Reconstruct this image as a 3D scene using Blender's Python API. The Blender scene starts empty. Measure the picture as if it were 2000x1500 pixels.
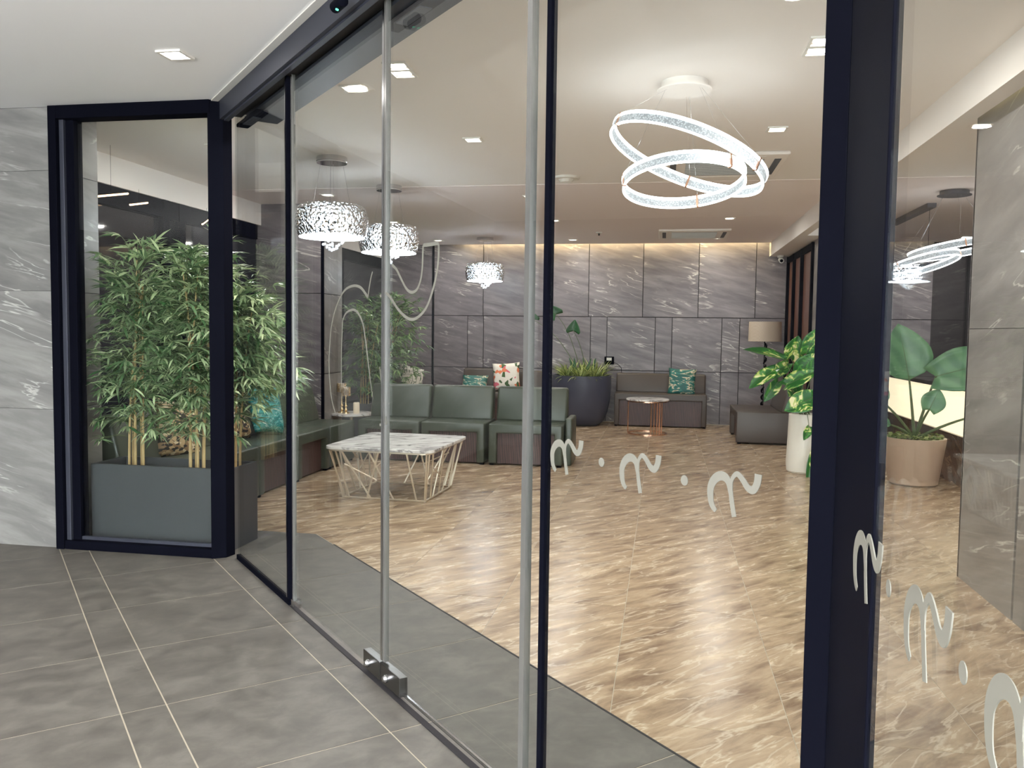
import bpy, bmesh, math, random
from mathutils import Vector, Matrix
R = math.radians
sc = bpy.context.scene
col = sc.collection
random.seed(7)
# ---------------------------------------------------------------- camera
CH = 1.4
YAW, PITCH, ROLL = R(10.219), R(-3.538), R(0.724)
FPX = 1637.455
ANG = R(42.778)                       # the glass entrance runs at this angle
fw = Vector((-math.sin(YAW)*math.cos(PITCH), math.cos(YAW)*math.cos(PITCH), math.sin(PITCH)))
r0 = Vector((math.cos(YAW), math.sin(YAW), 0)); u0 = r0.cross(fw)
rt = math.cos(ROLL)*r0 + math.sin(ROLL)*u0
up = -math.sin(ROLL)*r0 + math.cos(ROLL)*u0
cam = bpy.data.objects.new('camera', bpy.data.cameras.new('camera'))
cam.data.sensor_width = 36; cam.data.lens = 36*FPX/2000
cam.data.clip_start = .02; cam.data.clip_end = 200
cam.matrix_world = Matrix(((rt.x, up.x, -fw.x, 0), (rt.y, up.y, -fw.y, 0), (rt.z, up.z, -fw.z, CH), (0, 0, 0, 1)))
col.objects.link(cam); sc.camera = cam
# ---------------------------------------------------------------- world, exposure
w = bpy.data.worlds.new('World'); sc.world = w; w.use_nodes = True
w.node_tree.nodes['Background'].inputs[0].default_value = (.90, .95, 1, 1)
w.node_tree.nodes['Background'].inputs[1].default_value = 5.5
sc.view_settings.view_transform = 'Standard'; sc.view_settings.look = 'None'
sc.view_settings.gamma = 1; sc.view_settings.use_curve_mapping = False
sc.view_settings.exposure = 0.84
sc.cycles.use_denoising = True
sc.cycles.max_bounces = 10; sc.cycles.diffuse_bounces = 5; sc.cycles.transparent_max_bounces = 24
sc.cycles.sample_clamp_indirect = 4
P_DOWN, P_OUT, P_UP = 8.0, 2, 400
# ---------------------------------------------------------------- helpers
def V(*a): return Vector(a)
def ray(x, y): return fw + rt*((x-1000)/FPX) - up*((y-750)/FPX)
CAM = V(0, 0, CH)
def on_z(x, y, z=0): d = ray(x, y); return CAM + d*((z-CH)/d.z)
def on_y(x, y, Y): d = ray(x, y); return CAM + d*(Y/d.y)
def on_x(x, y, X): d = ray(x, y); return CAM + d*(X/d.x)
DN = V(math.cos(ANG), math.sin(ANG), 0)      # across the entrance, inwards
DT = V(-math.sin(ANG), math.cos(ANG), 0)     # along the entrance
def on_n(x, y, c): d = ray(x, y); return CAM + d*((c-CAM.dot(DN))/d.dot(DN))
def T(t, n, z=0): return DT*t + DN*n + V(0, 0, z)
class MB:
    def __init__(s): s.v = []; s.f = []
    def add(s, vs, fs):
        k = len(s.v); s.v += [tuple(p) for p in vs]; s.f += [tuple(i+k for i in f) for f in fs]; return s
    def box(s, x0, y0, z0, x1, y1, z1):
        return s.prism([(x0, y0), (x1, y0), (x1, y1), (x0, y1)], z0, z1)
    def prism(s, poly, z0, z1):
        n = len(poly); a = sum(poly[i][0]*poly[(i+1) % n][1]-poly[(i+1) % n][0]*poly[i][1] for i in range(n))
        if a < 0: poly = poly[::-1]
        vs = [(p[0], p[1], z0) for p in poly]+[(p[0], p[1], z1) for p in poly]
        fs = [tuple(range(n-1, -1, -1)), tuple(range(n, 2*n))]+[(i, (i+1) % n, n+(i+1) % n, n+i) for i in range(n)]
        return s.add(vs, fs)
    def tbox(s, t0, n0, z0, t1, n1, z1):       # box aligned with the entrance
        ps = [T(t0, n0), T(t1, n0), T(t1, n1), T(t0, n1)]
        return s.prism([(p.x, p.y) for p in ps], z0, z1)
    def tube(s, pts, r, n=8, cap=True):
        pts = [Vector(p) for p in pts]; m = len(pts); rs = r if isinstance(r, (list, tuple)) else [r]*m
        k = []; nrm = None
        for i, p in enumerate(pts):
            d = (pts[min(i+1, m-1)]-pts[max(i-1, 0)]).normalized()
            if nrm is None: nrm = d.orthogonal().normalized()
            nrm = (nrm-d*nrm.dot(d)).normalized() if (nrm-d*nrm.dot(d)).length > 1e-6 else d.orthogonal().normalized()
            b = d.cross(nrm)
            k += [p+nrm*math.cos(2*math.pi*j/n)*rs[i]+b*math.sin(2*math.pi*j/n)*rs[i] for j in range(n)]
        fs = [(i*n+j, i*n+(j+1) % n, (i+1)*n+(j+1) % n, (i+1)*n+j) for i in range(m-1) for j in range(n)]
        if cap: fs += [tuple(range(n-1, -1, -1)), tuple(range((m-1)*n, m*n))]
        return s.add(k, fs)
    def lathe(s, prof, n=32, c=(0, 0, 0), closed=False):
        m = len(prof); vs = []
        for r, z in prof: vs += [(c[0]+r*math.cos(2*math.pi*j/n), c[1]+r*math.sin(2*math.pi*j/n), c[2]+z) for j in range(n)]
        rng = m if closed else m-1
        fs = [(i*n+j, i*n+(j+1) % n, ((i+1) % m)*n+(j+1) % n, ((i+1) % m)*n+j) for i in range(rng) for j in range(n)]
        return s.add(vs, fs)
    def ball(s, c, r, n=8, m=5, sz=1):
        return s.lathe([(max(r*math.sin(math.pi*i/m), 1e-4), -r*sz*math.cos(math.pi*i/m)) for i in range(m+1)], n, c)
def obj(name, mb, mat, parent=None, world=False, smooth=False, bevel=0, seg=2, kind=None, label=None):
    me = bpy.data.meshes.new(name)
    off = parent.location if (parent is not None and world) else V(0, 0, 0)
    vs = [(a-off.x, b-off.y, c-off.z) for a, b, c in mb.v]
    me.from_pydata(vs, [], mb.f); me.validate()
    if bevel:
        bm = bmesh.new(); bm.from_mesh(me); bmesh.ops.recalc_face_normals(bm, faces=bm.faces)
        es = [e for e in bm.edges if len(e.link_faces) == 2 and e.calc_face_angle(0) > .4]
        bmesh.ops.bevel(bm, geom=es, offset=bevel, segments=seg, affect='EDGES', profile=.5, clamp_overlap=True)
        bm.to_mesh(me); bm.free()
    if mat: me.materials.append(mat)
    if smooth:
        for p in me.polygons: p.use_smooth = True
        try: me.set_sharp_from_angle(angle=R(40))
        except Exception: pass
    o = bpy.data.objects.new(name, me); col.objects.link(o)
    if parent: o.parent = parent
    if kind: o['kind'] = kind
    if label: o['label'] = label
    return o
def tag(o, label, cat, group=None):
    o['label'] = label; o['category'] = cat
    if group: o['group'] = group
    return o
def thing(name, label, cat, loc=(0, 0, 0), rz=0, group=None):
    o = bpy.data.objects.new(name, None); col.objects.link(o); o.empty_display_size = .1
    o.location = loc; o.rotation_euler = (0, 0, rz)
    return tag(o, label, cat, group)
def frame_empty(name, loc=(0, 0, 0)):         # a piece of the setting made of parts
    o = bpy.data.objects.new(name, None); col.objects.link(o); o.location = loc; o['kind'] = 'structure'; return o
def struct(name, mb, mat, parent=None, **k):
    return obj(name, mb, mat, parent, kind='structure' if parent is None else None, **k)
def copy_tree(o, parent=None):
    c = o.copy(); col.objects.link(c); c.parent = parent
    for ch in list(o.children): copy_tree(ch, c)
    return c
# ---------------------------------------------------------------- materials
def newmat(name):
    m = bpy.data.materials.new(name); m.use_nodes = True; nt = m.node_tree
    return m, nt, nt.nodes['Principled BSDF']
def srgb(r, g, b):
    f = lambda c: (c/255/12.92) if c/255 <= .04045 else ((c/255+.055)/1.055)**2.4
    return (f(r), f(g), f(b), 1)
def N(nt, t, **k):
    n = nt.nodes.new(t)
    for a, b in k.items(): setattr(n, a, b)
    return n
def simple(name, c, rough=.5, metal=0, bump=0, bscale=60, vary=.06, vscale=4, spec=.5, coat=0):
    m, nt, p = newmat(name)
    co = N(nt, 'ShaderNodeTexCoord'); no = N(nt, 'ShaderNodeTexNoise'); no.inputs['Scale'].default_value = vscale
    no.inputs['Detail'].default_value = 4
    nt.links.new(co.outputs['Object'], no.inputs['Vector'])
    r = N(nt, 'ShaderNodeValToRGB')
    r.color_ramp.elements[0].color = tuple(x*(1-vary*2) for x in c[:3])+(1,)
    r.color_ramp.elements[1].color = tuple(min(1, x*(1+vary*2)) for x in c[:3])+(1,)
    nt.links.new(no.outputs[0], r.inputs[0]); nt.links.new(r.outputs[0], p.inputs['Base Color'])
    p.inputs['Roughness'].default_value = rough; p.inputs['Metallic'].default_value = metal
    p.inputs['Specular IOR Level'].default_value = spec; p.inputs['Coat Weight'].default_value = coat
    if bump:
        n2 = N(nt, 'ShaderNodeTexNoise'); n2.inputs['Scale'].default_value = bscale; n2.inputs['Detail'].default_value = 3
        nt.links.new(co.outputs['Object'], n2.inputs['Vector'])
        b = N(nt, 'ShaderNodeBump'); b.inputs['Strength'].default_value = bump; b.inputs['Distance'].default_value = .01
        nt.links.new(n2.outputs[0], b.inputs['Height']); nt.links.new(b.outputs[0], p.inputs['Normal'])
    return m
def emit(name, c, s, sample=True):
    m, nt, p = newmat(name); p.inputs['Base Color'].default_value = c
    p.inputs['Emission Color'].default_value = c; p.inputs['Emission Strength'].default_value = s
    if not sample: m.cycles.emission_sampling = 'NONE'
    return m
def stone(name, c0, c1, c2, vein, rot, stretch, scale, rough, vwid=.012, vmask=.55, rand=1.5, veinamt=1, rough2=None):
    """layered stone: stretched cloudy base in three tones plus broken pale veins"""
    m, nt, p = newmat(name); L = nt.links.new
    g = N(nt, 'ShaderNodeNewGeometry'); oi = N(nt, 'ShaderNodeObjectInfo')
    mul = N(nt, 'ShaderNodeMath', operation='MULTIPLY'); mul.inputs[1].default_value = rand*7
    L(oi.outputs['Random'], mul.inputs[0])
    add = N(nt, 'ShaderNodeVectorMath', operation='ADD'); L(g.outputs['Position'], add.inputs[0]); L(mul.outputs[0], add.inputs[1])
    rotn = N(nt, 'ShaderNodeMapping', vector_type='TEXTURE'); rotn.inputs['Rotation'].default_value = rot
    rotn.inputs['Scale'].default_value = stretch; L(add.outputs[0], rotn.inputs['Vector'])
    n1 = N(nt, 'ShaderNodeTexNoise'); n1.inputs['Scale'].default_value = scale; n1.inputs['Detail'].default_value = 9
    n1.inputs['Roughness'].default_value = .62; n1.inputs['Distortion'].default_value = .35
    L(rotn.outputs[0], n1.inputs['Vector'])
    r = N(nt, 'ShaderNodeValToRGB'); e = r.color_ramp.elements
    e[0].position = .32; e[0].color = c0; e[1].position = .68; e[1].color = c2
    k = e.new(.5); k.color = c1
    L(n1.outputs[0], r.inputs[0])
    n2 = N(nt, 'ShaderNodeTexNoise'); n2.inputs['Scale'].default_value = scale*.8; n2.inputs['Detail'].default_value = 5
    n2.inputs['Distortion'].default_value = .6; L(rotn.outputs[0], n2.inputs['Vector'])
    s1 = N(nt, 'ShaderNodeMath', operation='SUBTRACT'); s1.inputs[1].default_value = .5; L(n2.outputs[0], s1.inputs[0])
    ab = N(nt, 'ShaderNodeMath', operation='ABSOLUTE'); L(s1.outputs[0], ab.inputs[0])
    mr = N(nt, 'ShaderNodeMapRange'); mr.inputs['From Min'].default_value = 0; mr.inputs['From Max'].default_value = vwid
    mr.inputs['To Min'].default_value = 1; mr.inputs['To Max'].default_value = 0; L(ab.outputs[0], mr.inputs['Value'])
    n3 = N(nt, 'ShaderNodeTexNoise'); n3.inputs['Scale'].default_value = 2.2; n3.inputs['Detail'].default_value = 3; L(add.outputs[0], n3.inputs['Vector'])
    m3 = N(nt, 'ShaderNodeMapRange'); m3.inputs['From Min'].default_value = vmask; m3.inputs['From Max'].default_value = vmask+.12; L(n3.outputs[0], m3.inputs['Value'])
    mm = N(nt, 'ShaderNodeMath', operation='MULTIPLY'); L(mr.outputs[0], mm.inputs[0]); L(m3.outputs[0], mm.inputs[1])
    ma = N(nt, 'ShaderNodeMath', operation='MULTIPLY'); ma.inputs[1].default_value = veinamt; L(mm.outputs[0], ma.inputs[0])
    mx = N(nt, 'ShaderNodeMix', data_type='RGBA'); L(ma.outputs[0], mx.inputs[0]); L(r.outputs[0], mx.inputs[6]); mx.inputs[7].default_value = vein
    L(mx.outputs[2], p.inputs['Base Color'])
    p.inputs['Roughness'].default_value = rough
    if rough2 is not None:
        rr = N(nt, 'ShaderNodeMapRange'); rr.inputs['To Min'].default_value = rough; rr.inputs['To Max'].default_value = rough2
        L(n1.outputs[0], rr.inputs['Value']); L(rr.outputs[0], p.inputs['Roughness'])
    return m
def glass(name, tint, ior=1.38, rough=0.0, extra=0.0):
    m = bpy.data.materials.new(name); m.use_nodes = True; nt = m.node_tree; nt.nodes.clear(); L = nt.links.new
    out = N(nt, 'ShaderNodeOutputMaterial'); mix = N(nt, 'ShaderNodeMixShader'); tr = N(nt, 'ShaderNodeBsdfTransparent'); gl = N(nt, 'ShaderNodeBsdfGlossy')
    tr.inputs[0].default_value = tint; gl.inputs['Roughness'].default_value = rough
    g = N(nt, 'ShaderNodeNewGeometry'); mr = N(nt, 'ShaderNodeMapRange'); mr.inputs['To Min'].default_value = ior; mr.inputs['To Max'].default_value = 1/ior
    fr = N(nt, 'ShaderNodeFresnel'); L(g.outputs['Backfacing'], mr.inputs['Value']); L(mr.outputs[0], fr.inputs['IOR'])
    ad = N(nt, 'ShaderNodeMath', operation='ADD'); ad.inputs[1].default_value = extra; L(fr.outputs[0], ad.inputs[0])
    L(ad.outputs[0], mix.inputs[0]); L(tr.outputs[0], mix.inputs[1]); L(gl.outputs[0], mix.inputs[2]); L(mix.outputs[0], out.inputs[0])
    return m
def pattern(name, cols, scale, rough=.6, kind='voronoi', dist=0, stretch=(1, 1, 1), rot=(0, 0, 0)):
    m, nt, p = newmat(name); L = nt.links.new
    co = N(nt, 'ShaderNodeTexCoord'); mp = N(nt, 'ShaderNodeMapping'); mp.inputs['Scale'].default_value = stretch; mp.inputs['Rotation'].default_value = rot
    L(co.outputs['Object'], mp.inputs['Vector'])
    if kind == 'voronoi':
        t = N(nt, 'ShaderNodeTexVoronoi'); t.inputs['Scale'].default_value = scale; o = t.outputs['Color']
        s = N(nt, 'ShaderNodeSeparateColor'); L(mp.outputs[0], t.inputs['Vector']); L(o, s.inputs[0]); o = s.outputs[0]
    elif kind == 'wave':
        t = N(nt, 'ShaderNodeTexWave', bands_direction='DIAGONAL'); t.inputs['Scale'].default_value = scale; t.inputs['Distortion'].default_value = dist
        t.inputs['Detail'].default_value = 2; L(mp.outputs[0], t.inputs['Vector']); o = t.outputs['Color']
    else:
        t = N(nt, 'ShaderNodeTexNoise'); t.inputs['Scale'].default_value = scale; t.inputs['Detail'].default_value = 2; t.inputs['Distortion'].default_value = dist
        L(mp.outputs[0], t.inputs['Vector']); o = t.outputs[0]
    r = N(nt, 'ShaderNodeValToRGB'); r.color_ramp.interpolation = 'CONSTANT' if kind != 'wave' else 'EASE'
    e = r.color_ramp.elements; e[0].position = cols[0][0]; e[0].color = cols[0][1]; e[1].position = cols[1][0]; e[1].color = cols[1][1]
    for q, c in cols[2:]: e.new(q).color = c
    L(o, r.inputs[0]); L(r.outputs[0], p.inputs['Base Color']); p.inputs['Roughness'].default_value = rough
    return m
M = {}
M['ceil'] = simple('ceiling_paint', srgb(238, 232, 226), .7, vary=.01, vscale=.6, bump=.02, bscale=200)
M['ceil2'] = simple('ceiling_paint_far', srgb(240, 228, 224), .7, vary=.01, vscale=.6)
M['ceil_out'] = simple('outer_ceiling_paint', srgb(243, 243, 243), .7, vary=.01, vscale=.6)
M['white'] = simple('white_paint', srgb(225, 222, 214), .5, vary=.01)
M['black'] = simple('black_powder_coat', srgb(12, 13, 21), .5, vary=.08, vscale=3, spec=.1)
M['black'].node_tree.nodes['Principled BSDF'].inputs['IOR'].default_value = 1.12
M['gun'] = simple('gunmetal_cladding', srgb(60, 63, 74), .48, metal=.4, vary=.06, vscale=2)
M['chrome'] = simple('polished_steel', srgb(215, 215, 218), .15, metal=1, vary=.02)
M['satin'] = simple('satin_steel', srgb(120, 118, 116), .3, metal=1, vary=.04)
M['seal'] = simple('clear_edge_seal', srgb(148, 147, 144), .2, metal=.6, vary=.04, vscale=12)
M['wallstone'] = stone('grey_brown_marble', srgb(97, 90, 94), srgb(117, 109, 112), srgb(138, 130, 132), srgb(205, 198, 190), (0, R(14), 0), (2.6, 2.6, .42), 4.2, .38, vwid=.018, vmask=.5, veinamt=.95)
M['sidestone'] = stone('grey_marble_side', srgb(108, 103, 100), srgb(128, 123, 119), srgb(146, 141, 136), srgb(215, 210, 200), (R(-14), 0, 0), (2.6, 2.6, .5), 3.0, .38, vwid=.016, vmask=.5, veinamt=.7)
M['outstone'] = stone('pale_grey_marble', srgb(108, 107, 105), srgb(125, 124, 121), srgb(147, 146, 142), srgb(215, 214, 208), (0, R(14), 0), (2.4, 2.4, .4), 4.0, .5, vwid=.014, vmask=.5, veinamt=.7)
M['blocker'] = simple('blocker_grey', srgb(70, 69, 70), .6, vary=.05, vscale=1)
M['joint'] = simple('dark_joint', srgb(30, 27, 30), .8)
M['outtile'] = stone('grey_porcelain', srgb(76, 72, 67), srgb(90, 86, 80), srgb(105, 101, 94), srgb(126, 122, 114), (0, 0, ANG), (1.2, 1, 1), 9, .42, vwid=.02, vmask=.6, veinamt=.2, rough2=.62)
M['grout'] = simple('pale_grout', srgb(178, 168, 150), .8, vary=.04, vscale=20)
M['marblefloor'] = stone('beige_streaked_marble', srgb(120, 96, 76), srgb(164, 140, 114), srgb(194, 171, 142), srgb(228, 212, 188), (0, 0, R(47)), (2.5, .62, 1), 7.5, .2, vwid=.028, vmask=.38, veinamt=.5, rough2=.32)
M['mgrout'] = simple('beige_grout', srgb(178, 152, 122), .6)
M['green'] = simple('olive_green_leather', srgb(64, 70, 58), .36, vary=.06, vscale=2, bump=.05, bscale=220, spec=.55)
M['taupe'] = simple('brown_grey_leather', srgb(72, 62, 56), .4, vary=.05, vscale=2, bump=.05, bscale=220)
M['wood'] = pattern('dark_walnut', [(0, srgb(56, 38, 36)), (1, srgb(88, 62, 58))], 3, .45, 'wave', 6, (9, 1, .6))
M['brass'] = simple('brushed_brass', srgb(226, 214, 194), .38, metal=.75, vary=.05)
M['copper'] = simple('polished_copper', srgb(228, 180, 152), .2, metal=1, vary=.03)
M['gold'] = simple('gold_metal', srgb(222, 196, 150), .25, metal=1, vary=.03)
M['tmarble'] = stone('white_veined_marble', srgb(196, 192, 190), srgb(224, 220, 216), srgb(238, 235, 231), srgb(104, 98, 100), (0, 0, R(35)), (2.2, .9, 1), 6.5, .22, vwid=.05, vmask=.36, veinamt=.85)
M['planter'] = simple('slate_planter', srgb(72, 74, 77), .45, vary=.06, vscale=2, bump=.03, bscale=90)
M['pot'] = simple('charcoal_pot', srgb(66, 68, 84), .4, vary=.08, vscale=3, bump=.06, bscale=20)
M['whitepot'] = simple('white_pot', srgb(226, 220, 208), .35, vary=.02)
M['taupepot'] = simple('taupe_pot', srgb(178, 152, 130), .35, vary=.06)
M['soil'] = simple('dark_soil', srgb(48, 38, 28), .95, vary=.3, vscale=40, bump=.6, bscale=80)
M['cane'] = simple('bamboo_cane', srgb(196, 168, 120), .45, vary=.18, vscale=8)
def leafmat(name, a, b, scale=1.2, spec=.5):
    m, nt, p = newmat(name); L = nt.links.new
    g = N(nt, 'ShaderNodeNewGeometry'); r = N(nt, 'ShaderNodeValToRGB')
    r.color_ramp.elements[0].color = a; r.color_ramp.elements[1].color = b
    k_ = r.color_ramp.elements.new(.7); k_.color = tuple(a[i]*.6+b[i]*.4 for i in range(3))+(1,)
    L(g.outputs['Random Per Island'], r.inputs[0]); L(r.outputs[0], p.inputs['Base Color']); p.inputs['Roughness'].default_value = .32
    p.inputs['Specular IOR Level'].default_value = .7
    tl = N(nt, 'ShaderNodeBsdfTranslucent'); L(r.outputs[0], tl.inputs[0]); mx = N(nt, 'ShaderNodeMixShader'); mx.inputs[0].default_value = .22
    out = nt.nodes['Material Output']; L(p.outputs[0], mx.inputs[1]); L(tl.outputs[0], mx.inputs[2]); L(mx.outputs[0], out.inputs[0])
    return m
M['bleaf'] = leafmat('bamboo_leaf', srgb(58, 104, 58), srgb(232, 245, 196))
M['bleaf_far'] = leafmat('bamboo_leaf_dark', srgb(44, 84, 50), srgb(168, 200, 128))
M['grassleaf'] = leafmat('strap_leaf', srgb(84, 108, 44), srgb(206, 214, 136))
M['deepleaf'] = simple('deep_green_leaf', srgb(38, 84, 46), .35, vary=.2, vscale=6)
M['bigleaf'] = pattern('broad_leaf', [(0, srgb(74, 116, 80)), (1, srgb(92, 136, 94))], 3, .35, 'wave', 2)
M['varleaf'] = pattern('variegated_leaf', [(0, srgb(30, 92, 36)), (.5, srgb(64, 128, 48)), (.58, srgb(176, 192, 104)), (.64, srgb(228, 222, 168))], 9, .32, 'noise', 1.2, (1, 3, 1))
M['stem'] = simple('green_stem', srgb(84, 98, 60), .5)
M['pane'] = glass('clear_glass', (.965, .985, .975, 1))
M['pane2'] = glass('side_glass', (.965, .985, .975, 1), 1.2)
M['edge'] = simple('glass_edge', srgb(70, 92, 88), .2, spec=.8)
M['frost'] = simple('frosted_vinyl', srgb(122, 120, 111), .6, vary=.01)
M['darkglass'] = simple('dark_window_glass', srgb(34, 35, 40), .04, spec=.5, vary=.1, vscale=1)
M['brownpane'] = simple('brown_pane', srgb(112, 78, 66), .3, vary=.1, vscale=2)
M['lens'] = emit('downlight_lens', (1, .93, .85, 1), 9, False)
M['led'] = emit('led_white', (.93, .97, 1, 1), 3.3)
M['core'] = emit('pendant_core', (.90, .95, 1, 1), 44)
M['plate'] = emit('pendant_plate', (.86, .93, 1, 1), 7)
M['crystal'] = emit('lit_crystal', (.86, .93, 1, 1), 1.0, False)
M['cove'] = emit('cove_led', (1, .86, .5, 1), 16)
M['cove2'] = emit('cove_led_dim', (1, .86, .5, 1), 2)
M['backlit'] = emit('backlit_onyx', (1, .86, .6, 1), .75, False)
M['strip'] = emit('strip_reflection', (1, .62, .36, 1), 3.2, False)
M['cyan'] = emit('green_indicator', (.1, .9, .5, 1), 1.5, False)
M['candle'] = simple('ivory_wax', srgb(238, 222, 196), .5, vary=.02)
M['shade'] = pattern('shade_fabric', [(0, srgb(176, 160, 142)), (1, srgb(206, 190, 172))], 30, .8, 'wave', 1)
M['grille'] = simple('dark_grille', srgb(44, 44, 46), .5)
M['bandm'] = None
# frosted lit acrylic of the ring lamps, speckled
m_, nt_, p_ = newmat('lit_acrylic'); L_ = nt_.links.new
co_ = N(nt_, 'ShaderNodeTexCoord'); vo_ = N(nt_, 'ShaderNodeTexVoronoi'); vo_.inputs['Scale'].default_value = 110; L_(co_.outputs['Object'], vo_.inputs['Vector'])
r_ = N(nt_, 'ShaderNodeMapRange'); r_.inputs['From Min'].default_value = .1; r_.inputs['From Max'].default_value = .6; r_.inputs['To Min'].default_value = .5; r_.inputs['To Max'].default_value = .08
L_(vo_.outputs[0], r_.inputs['Value']); L_(r_.outputs[0], p_.inputs['Emission Strength']); p_.inputs['Emission Color'].default_value = (.88, .94, 1, 1)
p_.inputs['Base Color'].default_value = (.22, .24, .26, 1); m_.cycles.emission_sampling = 'NONE'; M['acrylic'] = m_
# dimpled clear glass of the drum pendants
def drum_glass():
    m = bpy.data.materials.new('dimpled_glass'); m.use_nodes = True; nt = m.node_tree; nt.nodes.clear(); L = nt.links.new
    out = N(nt, 'ShaderNodeOutputMaterial'); mix = N(nt, 'ShaderNodeMixShader'); tr = N(nt, 'ShaderNodeBsdfTransparent'); gl = N(nt, 'ShaderNodeBsdfGlossy')
    tr.inputs[0].default_value = (.9, .95, 1, 1); gl.inputs['Roughness'].default_value = .08
    co = N(nt, 'ShaderNodeTexCoord'); vo = N(nt, 'ShaderNodeTexVoronoi'); vo.inputs['Scale'].default_value = 42; L(co.outputs['Object'], vo.inputs['Vector'])
    b = N(nt, 'ShaderNodeBump'); b.inputs['Strength'].default_value = 1; b.inputs['Distance'].default_value = .02; L(vo.outputs[0], b.inputs['Height']); L(b.outputs[0], gl.inputs['Normal'])
    lw = N(nt, 'ShaderNodeLayerWeight'); lw.inputs[0].default_value = .45; L(b.outputs[0], lw.inputs['Normal']); L(lw.outputs['Fresnel'], mix.inputs[0])
    L(tr.outputs[0], mix.inputs[1]); L(gl.outputs[0], mix.inputs[2]); L(mix.outputs[0], out.inputs[0]); return m
M['drum'] = drum_glass()
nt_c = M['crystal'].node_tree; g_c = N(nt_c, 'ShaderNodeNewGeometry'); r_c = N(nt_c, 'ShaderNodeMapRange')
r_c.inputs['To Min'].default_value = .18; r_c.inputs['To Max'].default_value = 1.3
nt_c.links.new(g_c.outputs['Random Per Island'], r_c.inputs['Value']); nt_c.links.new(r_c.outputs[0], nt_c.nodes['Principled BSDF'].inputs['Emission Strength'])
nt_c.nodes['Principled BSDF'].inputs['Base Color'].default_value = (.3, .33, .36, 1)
# ================================================================ THE SHELL
XL, XR, YB, YF = -4.5, 1.84, 13.39, 4.65
ZC, ZO = 2.8, 2.745
NG = 1.318                       # glass line of the entrance
XG = .30                         # glass line on the right
NS, YS = 1.94, 5.36              # inner edge of the grey doormat strip
def clip(poly, a, b, c):         # keep a*x+b*y<=c
    out = []; n = len(poly)
    for i in range(n):
        p, q = poly[i], poly[(i+1) % n]; dp = a*p[0]+b*p[1]-c; dq = a*q[0]+b*q[1]-c
        if dp <= 0: out.append(p)
        if dp*dq < 0: s = dp/(dp-dq); out.append((p[0]+(q[0]-p[0])*s, p[1]+(q[1]-p[1])*s))
    return out
def area(p): return abs(sum(p[i][0]*p[(i+1) % len(p)][1]-p[(i+1) % len(p)][0]*p[i][1] for i in range(len(p))))/2 if len(p) > 2 else 0
floor = frame_empty('floor')
b = MB().box(XL-.5, -3.9, -.1, 6.2, YB+.3, -.0014); obj('subfloor', b, M['grout'], floor)
op = [T(-7, -2.735), T(16, -2.735), T(16, -14), T(-7, -14)]
obj('outer_paving', MB().prism(clip([(q.x, q.y) for q in op], 0, 1, YF), -.1, -.0005), M['outtile'], floor)
G = .0028
ns = [-2.73, -2.10, -1.47, -.84, -.21, .41, .565, 1.187, NS+.01]
ts = [-2.42+.63*k for k in range(19)]
for i in range(len(ns)-1):
    for j in range(len(ts)-1):
        ps = [T(ts[j]+G, ns[i]+G), T(ts[j+1]-G, ns[i]+G), T(ts[j+1]-G, ns[i+1]-G), T(ts[j]+G, ns[i+1]-G)]
        poly = clip([(p.x, p.y) for p in ps], 0, 1, YS-.004); poly = clip(poly, DN.x, DN.y, NS-.006)
        if area(poly) > .003: obj('tile', MB().prism(poly, -.01, 0), M['outtile'], floor)
xs = [-.163+.64*k for k in range(-7, 10)]; ys = [2.98+1.29*k for k in range(-1, 9)]
for i in range(len(xs)-1):
    for j in range(len(ys)-1):
        base = [(xs[i]+.0015, ys[j]+.0015), (xs[i+1]-.0015, ys[j]+.0015), (xs[i+1]-.0015, min(ys[j+1], YB)-.0015), (xs[i]+.0015, min(ys[j+1], YB)-.0015)]
        A = clip(base, 0, -1, -YS); B_ = clip(clip(base, 0, 1, YS), -DN.x, -DN.y, -NS)
        mb = MB()
        for q in (A, B_):
            if area(q) > .002: mb.prism(q, -.012, 0)
        if mb.v: obj('marble_tile', mb, M['marblefloor'], floor)
# metal strip between the two floors
p0 = T(7, NS); b = MB().tbox(-2, NS-.005, -.01, 4.0+1.18, NS+.004, .001); obj('floor_trim', b, M['joint'], floor)
# ceilings
c = frame_empty('ceiling')
cz = MB()
inner = [(XL-.2, YF), (-2.66, YF)]
p1, p2 = T(5.2, NG), T(1.0, NG)
poly = [(XL-.2, 4.7), (p1.x, 4.7), (p2.x+.02, p2.y), (XG+.03, 1.5), (XG+.03, -4), (6.2, -4), (6.2, 13.24), (XL-.2, 13.24)]
def hole_slab(): return MB().prism(poly, ZC, ZC+.1)
obj('ceiling_slab', MB().prism(clip(poly, 0, 1, 7.95), ZC, ZC+.1), M['ceil'], c)
obj('ceiling_slab', MB().prism(clip(poly, 0, -1, -7.95), ZC-.004, ZC+.1), M['ceil2'], c)
obj('cove_top', MB().box(XL-.2, 13.24, ZC+.16, 6.2, 13.6, ZC+.2), M['ceil'], c)
obj('cove_lip', MB().box(XL-.2, 13.2, ZC+.1, 6.2, 13.24, ZC+.2), M['ceil'], c)
obj('cove_lamp', MB().box(-3.2, 13.26, ZC+.1, 1.45, 13.3, ZC+.12), M['cove'], c, label='warm light strip above the back wall')
obj('bulkhead', MB().box(1.555, 1.2, 2.6, 1.66, YB, ZC+.01), M['ceil'], c)
obj('bulkhead_end', MB().box(1.66, 10.6, 2.6, XR+.3, YB, ZC+.01), M['ceil'], c)
obj('cove_lamp', MB().box(1.67, 2.0, 2.70, 1.68, 5.25, 2.71), M['cove2'], c)
obj('left_bulkhead', MB().box(XL-.2, 5.05, 2.56, XL+.02, YB, ZC+.01), M['ceil'], c)
q1, q2 = T(5.2, 1.20), T(-3.5, 1.20)
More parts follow.
